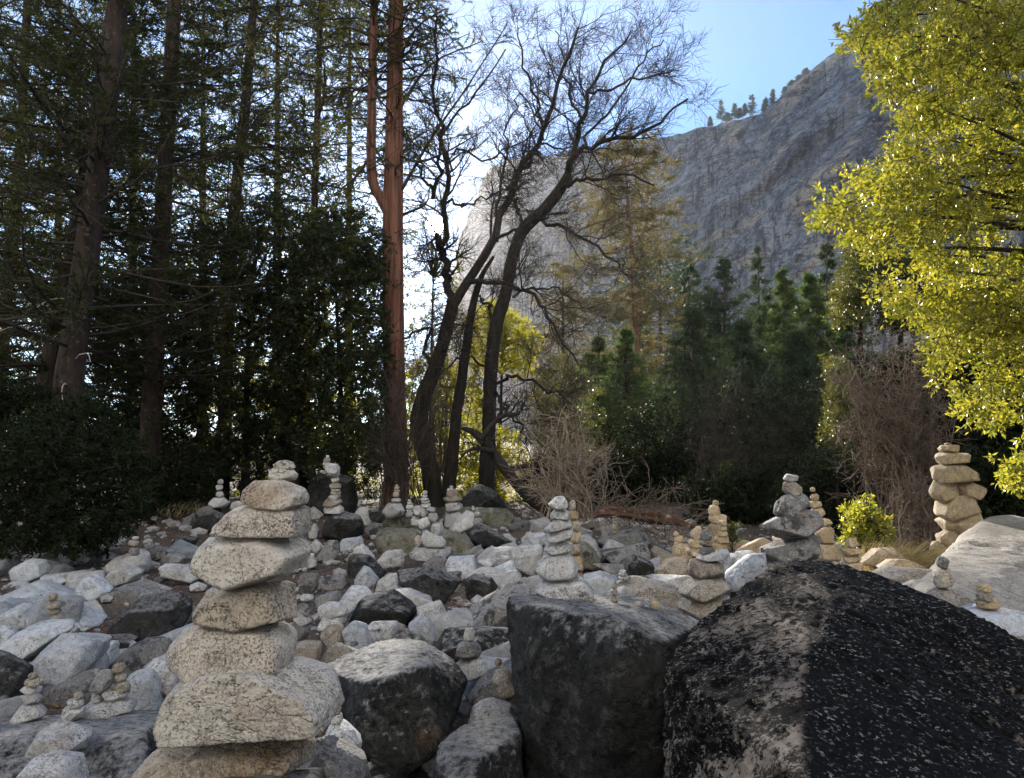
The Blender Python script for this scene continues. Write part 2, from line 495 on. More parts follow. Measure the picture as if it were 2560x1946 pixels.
def make_ground():
    xs = np.concatenate([-np.geomspace(13, 1500, 26)[::-1], np.linspace(-12.8, 12.8, 131), np.geomspace(13, 1500, 26)])
    ys = np.concatenate([[-600, -300, -150, -80, -40, -20, -8, -3, 0], np.linspace(1.5, 24, 121), np.geomspace(24.6, 1700, 40)])
    X, Y = np.meshgrid(xs, ys)
    x, y = X.ravel(), Y.ravel()
    z = gz(x, y)
    p = np.stack([x, y, z * 0], 1)
    z = z + np.where((y > 1) & (y < 25) & (np.abs(x) < 13), .018 * fbm(p * 9.0, 3, 8), 0)
    ny, nx = X.shape
    i = (np.arange(ny - 1)[:, None] * nx + np.arange(nx - 1)[None]).ravel()
    f = np.stack([i, i + 1, i + nx + 1, i + nx], 1)
    me = mesh_from('ground', [(np.stack([x, y, z], 1), f)])
    put('ground', me, M['ground'], kind='structure')
make_ground()

# skyline of the granite wall: photo point (V frame), distance of the rim, distance of the foot
RIM = [(860, 1090, 950, 900), (930, 900, 930, 850), (965, 640, 920, 820), (990, 520, 915, 800), (1008, 470, 910, 790), (1030, 415, 905, 780), (1052, 368, 900, 770),
       (1090, 345, 890, 750), (1250, 322, 840, 690), (1350, 306, 790, 640), (1440, 292, 730, 580), (1500, 281, 690, 540),
       (1560, 267, 650, 500), (1650, 243, 610, 460), (1700, 193, 590, 440), (1760, 146, 570, 420), (1800, 113, 560, 410), (1840, 68, 550, 400),
       (1880, 20, 540, 390), (1950, -25, 530, 380), (2100, -45, 515, 365), (2350, -30, 500, 350), (2700, -10, 480, 330)]
def rim_at(x):
    xs = [r[0] for r in RIM]
    y, a, b_ = (np.interp(x, xs, [r[k] for r in RIM]) for k in (1, 2, 3))
    return y, a, b_

def make_cliff():
    nu, nv = 320, 165
    us = np.linspace(860, 2700, nu)
    P = np.zeros((nv + 12, nu, 3))
    for j, ux in enumerate(us):
        y, yr, yf = rim_at(ux)
        y += 3.0 * float(vnoise(np.array([[ux * .05, 0, 0]]), 2)[0]) + 1.5 * float(vnoise(np.array([[ux * .21, 0, 0]]), 3)[0])
        top = W('V', ux, y, yr)
        x0 = ray('V', ux, y)[0]
        foot = np.array([x0 * yf, yf, float(ground_base(np.array(yf))) - 4])
        t = np.linspace(0, 1, nv)
        t2 = t ** .9
        P[:nv, j, 1] = foot[1] + (top[1] - foot[1]) * (t2 ** 1.5)
        P[:nv, j, 2] = foot[2] + (top[2] - foot[2]) * t2
        P[:nv, j, 0] = foot[0] + (top[0] - foot[0]) * (t2 ** 1.5)
        for k in range(12):          # plateau behind the rim
            P[nv + k, j] = top + np.array([x0 * (k + 1) * 16, (k + 1) * 16, (k + 1) * -3.0])
    Q = P.reshape(-1, 3)
    a = math.radians(38)
    s = Q[:, 0] * math.sin(a) - Q[:, 2] * math.cos(a)       # across the sloping joints
    l = Q[:, 0] * math.cos(a) + Q[:, 2] * math.sin(a)
    q1 = np.stack([l * .012, Q[:, 1] * .004, s * .055], 1)
    led = fbm(q1, 4, 21, .55)
    q2 = np.stack([Q[:, 0] * .05, Q[:, 1] * .02, Q[:, 2] * .012], 1)
    st = np.round(led * 3.2) / 3.2
    d = 12.0 * (.8 * st + .2 * led) + 4.5 * fbm(q2, 4, 33) + 9 * fbm(Q * .007, 2, 5) + 1.6 * fbm(Q * .09, 3, 50)
    d = d.reshape(nv + 12, nu)
    fade = np.ones(nv + 12)
    fade[nv - 8:nv] = np.linspace(1, .12, 8)
    fade[nv:] = .05
    P[:, :, 1] -= d * fade[:, None]
    P[:, :, 2] += (d * .10) * fade[:, None]
    i = (np.arange(nv + 11)[:, None] * nu + np.arange(nu - 1)[None]).ravel()
    f = np.stack([i, i + 1, i + nu + 1, i + nu], 1)
    me = mesh_from('cliff', [(P.reshape(-1, 3), f)], smooth=False)
    put('cliff', me, M['cliff'], kind='structure')
make_cliff()

def bounce_wall():
    """an added, unseen pale wall behind the viewer that bounces sun onto the rocks"""
    nu, nv = 120, 50
    X, T = np.meshgrid(np.linspace(-520, 520, nu), np.linspace(0, 1, nv))
    x, t = X.ravel(), T.ravel()
    y = -48 - 45 * t ** 1.3 + 60 * (x / 520) ** 2
    z = -6 + 320 * t
    q = np.stack([x * .012, t * 5, x * 0], 1)
    y = y - 12 * fbm(q, 4, 71)
    z = z + 10 * t * fbm(np.stack([x * .01, x * 0, x * 0], 1), 3, 72)
    i = (np.arange(nv - 1)[:, None] * nu + np.arange(nu - 1)[None]).ravel()
    f = np.stack([i, i + nu, i + nu + 1, i + 1], 1)
    put('bounce_wall', mesh_from('bounce_wall', [(np.stack([x, y, z], 1), f)], False), M['bounce_wall'], kind='structure')
bounce_wall()

def fill_blocker_trees():
    """added, unseen trees behind the viewer that block the low bounced light"""
    rg = np.random.default_rng(404)
    ch = []
    for k in range(15):
        x = -32 + 64 * k / 14 + rg.uniform(-1.5, 1.5)
        y = -13 - rg.uniform(0, 6) + .004 * x * x
        h = rg.uniform(10, 15)
        n = 1500
        t = rg.uniform(size=n) ** .8
        a = rg.uniform(0, 6.283, n)
        r = 2.6 * (1 - .92 * t) * np.sqrt(rg.uniform(.15, 1, n))
        p = np.stack([x + np.cos(a) * r, y + np.sin(a) * r, .2 + h * t], 1)
        d = np.stack([np.cos(a), np.sin(a), rg.uniform(-.6, .2, n)], 1)
        s = np.stack([-np.sin(a), np.cos(a), rg.normal(size=n) * .5], 1) * .14
        V = np.stack([p - s, p + s, p + d * .6], 1).reshape(-1, 3)
        ch.append((V, np.arange(n * 3).reshape(n, 3)))
        g = np.array([(x + .2 * math.cos(q), y + .2 * math.sin(q), -.2) for q in range(0, 6)] + [(x, y, h)])
        ch.append((g, np.array([(i, (i + 1) % 6, 6) for i in range(6)])))
    put('fill_blocker_trees', mesh_from('fill_blocker_trees', ch, False), M['needle_dark'], kind='stuff')
fill_blocker_trees()
# ------------------------------------------------------------------ stones
def poly_from_box(cx, cy, w, h, tilt, rg):
    n = int(rg.integers(7, 10))
    t = np.arange(n) * 2 * math.pi / n + rg.uniform(-.25, .25, n) + rg.uniform(0, 6)
    c, s = np.cos(t), np.sin(t)
    e = 2 / 2.9
    x = np.sign(c) * np.abs(c) ** e * w / 2 * rg.uniform(.9, 1.06, n)
    y = np.sign(s) * np.abs(s) ** e * h / 2 * rg.uniform(.9, 1.06, n)
    a = math.radians(tilt)
    return [(cx + x[i] * math.cos(a) - y[i] * math.sin(a), cy + x[i] * math.sin(a) + y[i] * math.cos(a)) for i in range(n)]

def stone_points(fr, poly, Y, depth, rg, lean=.12):
    """corner points of a stone whose outline is known, given a real thickness"""
    P = np.array([W(fr, x, y, Y) for x, y in poly])
    c = P.mean(0)
    c[2] = (P[:, 2].max() + P[:, 2].min()) / 2
    h = P[:, 2].max() - P[:, 2].min()
    out = []
    m = len(P)
    w = P[:, 0].max() - P[:, 0].min()
    for r, (o, s, dz) in enumerate(((-.5, .86, -lean), (.02, 1.0, 0), (.5, .76, .02))):
        tx, tz, sh = rg.uniform(-.5, .5), rg.uniform(-.1, .7), rg.uniform(-.06, .06)
        for k, p in enumerate(P):
            if r != 1 and m > 6 and (k + r) % 2:
                continue                                   # fewer corners in front and behind: broad facets
            d = (p - c) * s * (rg.uniform(.90, 1.08) if r != 1 else 1.0)
            tilt = 1 - (tx * d[0] / w + tz * d[2] / h if r == 0 else 0)
            out.append((c[0] + d[0] + (sh * w if r != 1 else 0), Y + o * depth * tilt, c[2] + d[2] + dz * h))
    return np.array(out), c

NSEED = [100]
def stone_mesh(pts, Y, p, rough, chips, fine=1.0, sub=None, merge=.95):
    NSEED[0] += 1
    ctr = (pts.max(0) + pts.min(0)) / 2
    size = float((pts.max(0) - pts.min(0))[[0, 2]].max())
    v, f = rock_verts(pts - ctr, sub or lod(size, Y), p, rough, NSEED[0], chips, fine, merge)
    return mesh_from('stone', [(v, f)]), ctr

def rock(fr, poly, mat, label, Y=None, depth=None, group=None, p=170, rough=.9, chips=3, name='rock', sub=None):
    rg = np.random.default_rng(NSEED[0] + 7)
    if len(poly) in (4, 5) and not isinstance(poly[0], tuple):
        poly = poly_from_box(*poly[:4], poly[4] if len(poly) == 5 else 0, rg)
    xs, ys = [a for a, _ in poly], [b for _, b in poly]
    if Y is None:
        yb = ground_depth(fr, sum(xs) / len(xs), max(ys))
        wpx = (max(xs) - min(xs)) / FR[fr][2]
        Y = yb * (1 + .28 * wpx / F)
    wm = (max(xs) - min(xs)) / FR[fr][2] * Y / F
    hm = (max(ys) - min(ys)) / FR[fr][2] * Y / F
    depth = depth or min(max(.75 * wm, .9 * hm * .6), 1.6)
    pts, c = stone_points(fr, poly, Y, depth, rg)
    me, ctr = stone_mesh(pts, Y, p, rough, chips, sub=sub, merge=.94)
    put(name, me, M[mat], ctr, None, label, 'boulder' if name == 'boulder' else 'rock', group)

def boulder3d(fr, pts, mat, label, p=60, rough=1.0, chips=5, sub=6, fine=1.0, merge=.955):
    P = np.array([W(fr, x, y, Y) for x, y, Y in pts])
    me, ctr = stone_mesh(P, P[:, 1].mean(), p, rough, chips, fine, sub, merge)
    put('boulder', me, M[mat], ctr, None, label, 'boulder')

def cairn(label, fr, Y, stones, mats='p', p=100, rough=.9, depth=.8, group='stacked stone cairns', chips=4, squash=1.0):
    """stones listed from the top down: boxes (x, y, w, h[, tilt]) or outlines"""
    rg = np.random.default_rng(int(Y * 1000) + len(stones))
    items = []
    for k, s in enumerate(stones):
        if not isinstance(s, list):
            s = poly_from_box(s[0], s[1], s[2] * 1.03, s[3] * 1.10, s[4] if len(s) > 4 else 0, rg)
        ym = (max(q for _, q in s) + min(q for _, q in s)) / 2
        s = [(x, ym + (y - ym) * squash) for x, y in s]
        xs = [a for a, _ in s]
        wm = (max(xs) - min(xs)) / FR[fr][2] * Y / F
        pts, c = stone_points(fr, s, Y + rg.uniform(-.06, .06) * wm, depth * wm, rg, .04)
        me, ctr = stone_mesh(pts, Y, p, rough, chips)
        items.append((me, ctr, mats[k % len(mats)]))
    low = items[-1]
    base = np.array([low[1][0], low[1][1], low[1][2] + min(v.co.z for v in low[0].vertices)])
    r = root('cairn', base, label, 'cairn', group)
    for me, ctr, m in items:
        put('stone', me, M[m], ctr - base, r)

# --- the big boulders in front
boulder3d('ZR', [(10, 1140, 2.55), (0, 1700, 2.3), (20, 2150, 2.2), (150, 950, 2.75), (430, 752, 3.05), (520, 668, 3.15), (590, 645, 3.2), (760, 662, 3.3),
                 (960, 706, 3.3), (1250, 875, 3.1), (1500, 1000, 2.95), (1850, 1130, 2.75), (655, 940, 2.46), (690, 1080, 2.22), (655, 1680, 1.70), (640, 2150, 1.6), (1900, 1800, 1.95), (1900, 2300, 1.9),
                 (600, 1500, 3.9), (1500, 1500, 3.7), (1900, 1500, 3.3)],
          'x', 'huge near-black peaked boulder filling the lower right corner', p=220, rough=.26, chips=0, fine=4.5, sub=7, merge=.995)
boulder3d('Z3', [(275, 1092, 3.6), (310, 1040, 4.0), (440, 1020, 4.15), (900, 1095, 4.3), (1500, 1130, 4.25), (1640, 1225, 4.0), (1700, 1290, 3.7),
                 (640, 1128, 3.5), (1000, 1185, 3.3), (1210, 1265, 3.1), (1530, 1400, 3.05), (290, 1290, 3.5), (400, 1600, 3.35), (450, 2650, 3.2), (1450, 1700, 2.98), (1450, 2700, 2.95),
                 (1100, 1500, 3.0), (900, 2650, 3.0), (500, 1500, 4.2), (1600, 1500, 4.2)],
          'k', 'big black flat-topped boulder carrying a grey cairn and tiny stones', p=60, rough=.6, chips=4, fine=2.0)
boulder3d('Z2', [(440, 950, 4.25), (520, 1010, 3.95), (660, 1100, 3.65), (860, 1030, 3.6), (1110, 958, 3.7), (1300, 1100, 3.9), (830, 825, 4.55), (950, 782, 4.65), (1080, 790, 4.65),
                 (1170, 850, 4.5), (1290, 965, 4.2), (1335, 1085, 4.05), (640, 1350, 3.5), (700, 1530, 3.5), (1000, 1660, 3.4), (1200, 1500, 3.5), (1290, 1280, 3.75), (600, 1300, 4.6), (1200, 1300, 4.6), (900, 1500, 4.6)],
          'k', 'dark grey-topped boulder just right of the tall foreground cairn', p=60, rough=.7, chips=4, fine=1.8)
boulder3d('Z2', [(1170, 1560, 2.95), (1200, 1460, 3.1), (1300, 1390, 3.3), (1450, 1330, 3.4), (1620, 1262, 3.45), (1700, 1270, 3.4), (1725, 1400, 3.2), (1720, 1700, 3.0), (1180, 1900, 2.85), (1700, 2000, 2.9),
                 (1450, 1480, 2.95), (1300, 1700, 2.8), (1400, 1600, 3.9), (1250, 1560, 3.6)],
          'd', 'blue-black boulder wedged at the bottom between two larger dark boulders', p=60, rough=.7, fine=1.5)
boulder3d('Z1', [(-150, 1300, 4.2), (0, 1288, 4.3), (450, 1282, 4.3), (880, 1242, 4.3), (1000, 1230, 4.25), (1065, 1300, 4.0), (1110, 1400, 3.8), (-150, 1430, 3.5), (300, 1500, 3.4), (560, 1480, 3.4), (900, 1420, 3.5),
                 (1000, 1500, 3.3), (920, 1750, 3.1), (-150, 1900, 3.1), (500, 1900, 3.1), (300, 1600, 4.4), (900, 1550, 4.3)],
          'k', 'blue-and-black streaked boulder in the lower left corner', p=60, rough=.8, fine=1.6)
boulder3d('ZR', [(1170, 800, 4.8), (1280, 690, 5.6), (1350, 590, 6.3), (1500, 475, 7.0), (1590, 450, 7.2), (1690, 453, 7.2), (1950, 500, 7.0), (1990, 1100, 4.6), (1500, 985, 4.2), (1300, 860, 4.4), (1700, 1150, 4.0),
                 (1500, 700, 7.8), (1900, 800, 7.5), (1450, 800, 4.7), (1650, 620, 6.0)],
          'r', 'broad sunlit grey boulder at the right edge under the tall tan cairn', p=60, rough=.6, fine=2.2)

# --- single rocks
R = rock
Z = 'Z1'
R(Z, [(220, 1470), (240, 1380), (330, 1320), (500, 1330), (590, 1400), (560, 1480), (430, 1540), (300, 1500)], 'p', 'pale angular rock lying on the streaked boulder in the lower left', Y=3.3)
R(Z, [(110, 1690), (180, 1600), (280, 1530), (380, 1510), (480, 1570), (545, 1650), (540, 1780), (120, 1780)], 'p', 'grey rounded rock cut by the bottom edge at lower left', Y=2.95)
R(Z, [(30, 870), (90, 740), (260, 660), (440, 655), (495, 680), (430, 750), (280, 830), (140, 895), (60, 890)], 'b', 'pale blue slab tilted up to the right near the left edge')
R(Z, [(195, 980), (230, 890), (340, 790), (480, 725), (620, 750), (660, 800), (640, 900), (600, 950), (400, 1000), (260, 1020)], 'b', 'largest white rock of the left rubble, propped over a dark hollow', Y=4.9)
R(Z, [(660, 800), (730, 785), (745, 900), (740, 960), (690, 970), (650, 900)], 'b', 'small upright white rock against the largest white rock')
R(Z, [(750, 910), (860, 810), (1000, 765), (1110, 770), (1110, 900), (950, 950), (870, 970), (760, 940)], 'g', 'grey slab leaning behind the waist of the tall foreground cairn')
R(Z, [(710, 720), (800, 590), (870, 540), (960, 480), (1180, 490), (1270, 560), (1200, 680), (1080, 760), (900, 800)], 'd', 'black block with a sharp edge in the left rubble')
R(Z, [(700, 500), (720, 450), (900, 405), (1130, 450), (1130, 490), (960, 480), (850, 540), (720, 520)], 'g', 'low slate-blue slab behind the black block')
R(Z, [(490, 470), (520, 390), (600, 350), (660, 380), (715, 450), (640, 530), (590, 545), (510, 500)], 'b', 'blue-white rounded rock left of the slate-blue slab')
R(Z, [(-60, 600), (0, 540), (100, 500), (180, 400), (330, 450), (480, 500), (560, 570), (480, 580), (280, 590), (60, 610)], 'b', 'broad pale sheet of rock at the left edge')
R(Z, [(-40, 640), (130, 550), (200, 555), (275, 650), (200, 690), (60, 700)], 'b', 'pale humped rock at the left edge above the tilted slab')
R(Z, [(230, 590), (300, 500), (420, 550), (560, 570), (670, 670), (620, 700), (480, 690), (380, 650), (260, 650)], 'b', 'long pale rock sloping right beside a tiny cairn in the left rubble')
R(Z, [(-90, 640), (40, 670), (100, 720), (60, 860), (-90, 880)], 'b', 'blue-white rock cut by the left edge of the picture')
R(Z, [(-90, 880), (80, 900), (195, 960), (180, 1180), (60, 1160), (-90, 1250)], 'd', 'dark rock cut by the left edge under the pale slab')
R(Z, [(290, 1060), (440, 1030), (560, 980), (650, 990), (640, 1060), (590, 1180), (420, 1260), (330, 1240)], 'g', 'shaded grey rock in the hollow behind two tiny cairns', Y=4.75)
R(Z, [(-60, 1160), (20, 1140), (70, 1180), (75, 1230), (0, 1260), (-60, 1260)], 'g', 'dark grey rock at the left edge above the streaked boulder', Y=4.4)
R(Z, [(820, 1000), (870, 975), (990, 980), (1040, 1060), (1055, 1240), (900, 1230), (840, 1190)], 'b', 'square pale block standing left of the tall cairn')
R(Z, [(940, 960), (1000, 895), (1060, 910), (1150, 990), (1140, 1100), (1060, 1160), (960, 1000)], 'p', 'pale wedge rock between the square block and the tall cairn')
R(Z, [(1135, 945), (1215, 935), (1220, 985), (1180, 1000)], 'b', 'small bluish rock touching the left side of the tall cairn', Y=4.4)
R(Z, [(1060, 740), (1100, 680), (1190, 670), (1210, 700), (1120, 770)], 'b', 'small pale rock left of the upper stones of the tall cairn')
R(Z, [(1170, 630), (1260, 580), (1285, 640), (1200, 690)], 'p', 'small white rock close to the tall cairn below its dark crack')
R(Z, [(630, 750), (800, 745), (885, 780), (840, 830), (780, 860), (700, 800)], 'd', 'dark flat rock between two pale rocks of the left rubble')
R(Z, [(735, 260), (800, 225), (920, 185), (970, 210), (985, 290), (960, 350), (740, 330)], 'p', 'white rock with a tiny stack of three stones at the dirt path')
R(Z, [(700, 400), (760, 340), (880, 305), (930, 330), (900, 390), (740, 430)], 'p', 'pale flat rock below the white rock with the tiny stack')
R(Z, [(1060, 280), (1130, 300), (1200, 290), (1290, 340), (1290, 390), (1160, 410), (1070, 340)], 'p', 'pale rock left of the widest upper stone of the tall cairn')
R(Z, [(1080, 225), (1140, 210), (1210, 240), (1180, 285), (1100, 260)], 'p', 'small white rock on the path above another pale rock')
R(Z, [(950, 190), (1030, 165), (1110, 190), (1100, 230), (1000, 260)], 'g', 'grey rock behind the white rock with the tiny stack')
R(Z, [(80, 310), (200, 250), (300, 260), (330, 330), (200, 390), (110, 370)], 'b', 'blue-grey crumpled rock on the left beyond the pale sheet')
R(Z, [(200, 210), (270, 180), (340, 190), (470, 260), (440, 290), (330, 300), (220, 250)], 'p', 'long pale rock in front of the dark shrub at left')
R(Z, [(280, 360), (380, 350), (460, 390), (420, 440), (310, 440)], 'b', 'flat blue rock right of the crumpled rock')
R(Z, [(-50, 265), (90, 240), (150, 280), (40, 300), (-50, 300)], 'g', 'low pale rock at the left edge below the shrub')
R(Z, (85, 220, 90, 50, -10), 'g', 'small grey rock at the foot of the dark shrub')
R(Z, (560, 258, 50, 36), 'p', 'little pale stone lying on the brown path')
R(Z, (610, 185, 70, 40), 'g', 'little grey stone beside the dark shrub on the path')
R(Z, (1050, 385, 120, 50), 'g', 'low flat rock on the path left of the tall cairn')
R(Z, [(1110, 190), (1140, 115), (1220, 100), (1290, 120), (1260, 170), (1180, 200)], 'd', 'dark blue-topped rock left of the cairn shoulder')
R(Z, [(1030, 600), (1080, 560), (1230, 560), (1300, 590), (1280, 640), (1100, 680)], 'g', 'grey shelf of rock in the shadow left of the tall cairn', Y=6.6)
Z = 'ZA'
R(Z, [(900, 500), (930, 440), (1000, 420), (1060, 450), (1040, 520), (920, 525)], 'd', 'black rock at the end of the dirt path')
R(Z, [(838, 492), (910, 430), (912, 480), (870, 502)], 'g', 'small slanting slab beside the black rock at the path end')
R(Z, [(810, 400), (830, 310), (880, 278), (940, 275), (985, 305), (1005, 370), (960, 420), (840, 425)], 'g', 'dark dome-shaped boulder under the trees at left', Y=17.5, name='boulder')
R(Z, (1115, 398, 75, 34), 'p', 'pale rock just left of the second stone of the tall cairn', Y=15)
R(Z, (960, 425, 90, 40, -15), 'g', 'grey rock below the small far cairn at left', Y=14)
Z = 'Z2'
R(Z, [(280, 370), (300, 345), (410, 345), (405, 440), (340, 500), (280, 450)], 'g', 'upright cracked grey rock right of the upper tall cairn')
R(Z, [(400, 570), (470, 530), (560, 540), (600, 580), (510, 610), (420, 620)], 'p', 'pale flat rock on a low heap right of the tall cairn', Y=6.6)
R(Z, [(395, 700), (450, 600), (570, 600), (590, 660), (480, 690)], 'p', 'pale rock with a vertical ridge right of the tall cairn')
R(Z, [(415, 740), (470, 680), (560, 680), (590, 780), (560, 820), (460, 800)], 'w', 'tan-grey rock left of a bright white angular rock', Y=5.7)
R(Z, [(560, 700), (640, 655), (720, 680), (760, 830), (690, 860), (600, 820)], 'b', 'bright white angular rock above the dark grey-topped boulder', Y=5.65)
R(Z, [(720, 690), (760, 670), (920, 655), (940, 690), (920, 740), (760, 790)], 'p', 'long white rock right of the bright white angular rock', Y=5.9)
R(Z, [(430, 900), (520, 810), (600, 830), (690, 880), (600, 920), (500, 940)], 'w', 'brownish wedge rock under the tan-grey rock', Y=5.2)
R(Z, [(250, 800), (320, 780), (430, 790), (420, 900), (300, 940), (240, 930)], 'w', 'tan block touching the tall cairn on its right', Y=5.1)
R(Z, [(610, 660), (650, 540), (700, 500), (900, 450), (1040, 560), (1050, 610), (980, 690), (750, 680)], 'd', 'black faceted block in the middle of the rubble')
R(Z, [(880, 460), (960, 445), (1160, 520), (1100, 570), (950, 560)], 'p', 'pale slab behind the black faceted block')
R(Z, [(1050, 570), (1120, 540), (1200, 520), (1240, 600), (1210, 710), (1150, 700), (1060, 640)], 'p', 'upright grey-white rock right of the black faceted block')
R(Z, [(985, 680), (1060, 615), (1120, 640), (1170, 770), (1150, 810), (1060, 780)], 'b', 'white rock with a pointed top in the middle distance', Y=5.8)
R(Z, [(900, 770), (960, 720), (1080, 730), (1130, 800), (1050, 820), (930, 800)], 'g', 'low grey rock under the white pointed rock', Y=5.75)
R(Z, [(1170, 800), (1220, 710), (1440, 700), (1660, 700), (1680, 850), (1450, 910), (1200, 870)], 'k', 'long low dark boulder with a flat lit top behind a two-stone cairn', Y=5.5, name='boulder')
R(Z, [(550, 520), (620, 425), (700, 430), (760, 480), (660, 530), (590, 590)], 'b', 'pale rock leaning over the left end of the black faceted block', Y=7.0)
R(Z, [(635, 390), (700, 295), (740, 310), (800, 380), (780, 440), (680, 440)], 'b', 'pale saddle-backed rock in the middle distance')
R(Z, [(790, 400), (860, 345), (930, 350), (950, 400), (930, 450), (780, 460)], 'p', 'tan-white rock right of the saddle-backed rock')
R(Z, [(600, 240), (640, 210), (730, 230), (850, 340), (800, 365), (650, 350), (600, 390)], 'd', 'black rock behind the saddle-backed rock')
R(Z, [(630, 190), (690, 150), (780, 240), (760, 270), (660, 230)], 'p', 'pale slab leaning behind a black rock')
R(Z, [(395, 250), (450, 160), (480, 130), (540, 130), (545, 210), (480, 270)], 'g', 'grey peaked rock right of the cairn shoulder')
R(Z, [(540, 160), (560, 125), (680, 110), (700, 150), (620, 200), (550, 200)], 'b', 'bluish flat rock right of the grey peaked rock')
R(Z, [(775, 90), (800, 55), (880, 48), (1060, 58), (1090, 110), (1080, 270), (900, 300), (790, 240)], 'm', 'large flat-topped mossy boulder left of the leaning cairn', Y=11.2, name='boulder')
R(Z, [(1180, 80), (1300, 70), (1400, 120), (1440, 190), (1420, 235), (1280, 230), (1190, 180)], 'm', 'mossy brown boulder right of the leaning cairn', Y=11.2, name='boulder')
R(Z, [(800, 260), (840, 200), (890, 195), (960, 190), (970, 280), (930, 320), (830, 300)], 'p', 'pale rock in front of the large flat-topped mossy boulder')
R(Z, [(1220, 270), (1310, 235), (1420, 230), (1450, 330), (1330, 370), (1230, 340)], 'b', 'pale rounded block right of the leaning cairn base')
R(Z, [(915, 360), (1080, 300), (1200, 330), (1340, 400), (1240, 520), (990, 480), (940, 400)], 'd', 'black rock with a bright top in the middle of the rubble')
R(Z, [(1080, 290), (1150, 235), (1245, 240), (1240, 360), (1150, 350)], 'g', 'blue-grey rock right above the black bright-topped rock')
R(Z, [(1350, 390), (1420, 345), (1530, 370), (1570, 430), (1500, 530), (1380, 520)], 'd', 'blue-black rock right of the black bright-topped rock')
R(Z, [(1430, 255), (1530, 185), (1664, 175), (1720, 250), (1560, 290)], 'p', 'pale sloping rock in the centre of the rubble')
R(Z, [(1380, 640), (1450, 570), (1520, 500), (1660, 410), (1790, 425), (1760, 690), (1450, 680)], 'g', 'big slanting grey slab left of the black flat-topped boulder', Y=6.2, name='boulder')
R(Z, [(285, 1580), (380, 1430), (450, 1450), (600, 1530), (700, 1560), (740, 1640), (730, 1760), (300, 1760)], 'g', 'grey rock at the bottom edge right of the tall cairn', Y=3.0)
R(Z, [(1375, 1360), (1420, 1180), (1560, 1165), (1664, 1200), (1650, 1280), (1480, 1370)], 'p', 'pale wedge-shaped rock resting on the blue-black boulder', Y=3.75)
R(Z, [(1360, 1160), (1420, 1080), (1530, 980), (1640, 960), (1700, 890), (1740, 1000), (1600, 1140), (1400, 1190)], 'g', 'bluish rock beside the left face of the black flat-topped boulder', Y=4.05)
R(Z, [(1290, 1130), (1340, 1120), (1360, 1160), (1310, 1175)], 'p', 'little pale stone in the gap right of the grey-topped boulder', Y=4.1)
R(Z, (640, 800, 60, 40), 'g', 'pebble-sized grey rock below the bright white angular rock', Y=5.1)
R(Z, [(270, 240), (330, 225), (400, 250), (390, 300), (290, 320)], 'g', 'low dark rock at the small upright stones right of the cairn')
R(Z, [(400, 380), (590, 350), (600, 420), (500, 450), (410, 430)], 'g', 'flat grey ledge of rock crossing the path')
R(Z, [(390, 480), (540, 460), (560, 510), (430, 550)], 'g', 'second flat ledge of rock nearer than the first')
Z = 'Z3'
R(Z, [(940, 610), (1010, 560), (1200, 515), (1310, 510), (1370, 620), (1290, 680), (1000, 700)], 'g', 'grey humped boulder with a tiny cairn before the fallen log', name='boulder')
R(Z, [(1000, 730), (1200, 660), (1330, 630), (1380, 700), (1350, 810), (1100, 810)], 'g', 'grey angular boulder in front of the humped boulder', name='boulder')
R(Z, [(745, 650), (860, 615), (950, 700), (975, 835), (850, 840), (770, 760)], 'm', 'green mossy rock right behind the main middle cairn')
R(Z, [(820, 580), (880, 565), (940, 610), (980, 700), (1020, 780), (900, 790), (830, 680)], 'p', 'pale rounded rock behind the green mossy rock')
R(Z, [(1190, 810), (1260, 730), (1380, 780), (1405, 870), (1290, 925), (1200, 905)], 'k', 'black-flecked rock right of centre')
R(Z, [(970, 810), (1060, 795), (1170, 800), (1190, 850), (1080, 870)], 'g', 'thin grey slab left of the black-flecked rock')
R(Z, [(830, 870), (960, 840), (1110, 890), (1100, 950), (950, 1040), (850, 950)], 'b', 'blue-streaked rock right of the main middle cairn')
R(Z, [(975, 1085), (1060, 990), (1180, 970), (1250, 1070), (1200, 1110), (1000, 1110)], 'p', 'small pale rock behind the tiny stones on the black boulder', Y=4.75)
R(Z, [(1080, 990), (1110, 925), (1320, 910), (1400, 915), (1550, 950), (1600, 1050), (1570, 1120), (1280, 1100)], 'w', 'long tan-white block behind the black flat-topped boulder', Y=5.0)
R(Z, [(1365, 690), (1400, 655), (1580, 740), (1570, 775), (1410, 805), (1370, 750)], 'w', 'sunlit tan block with a dark side right of centre')
R(Z, [(1390, 840), (1500, 780), (1655, 755), (1655, 860), (1400, 880)], 'w', 'low tan rock left of the shaded five-stone cairn', Y=6.6)
R(Z, [(1400, 900), (1520, 880), (1690, 890), (1620, 980), (1550, 960)], 'p', 'pale flat rock behind the long tan-white block', Y=5.8)
R(Z, [(280, 690), (370, 660), (540, 650), (545, 760), (470, 880), (380, 890), (300, 780)], 'p', 'large white rock left of the main middle cairn')
R(Z, [(30, 750), (110, 680), (270, 660), (370, 730), (340, 770), (150, 790)], 'p', 'pale low rock left of the large white rock')
R(Z, [(100, 850), (200, 760), (290, 750), (250, 830), (150, 880)], 'g', 'blue-grey rock in front of the pale low rock')
R(Z, [(210, 870), (300, 790), (390, 770), (380, 880), (240, 890)], 'p', 'white rock below the large white rock')
R(Z, [(185, 970), (260, 870), (340, 835), (385, 890), (280, 960), (220, 980)], 'p', 'grey rounded rock above the big slanting slab')
R(Z, [(-20, 890), (120, 860), (190, 980), (120, 1060), (-20, 1060)], 'd', 'dark rock at the foot of the white and grey rocks in the centre')
R(Z, [(370, 600), (440, 545), (480, 550), (470, 620), (390, 650)], 'p', 'pale rock left of the middle cairn under the leaning trunk')
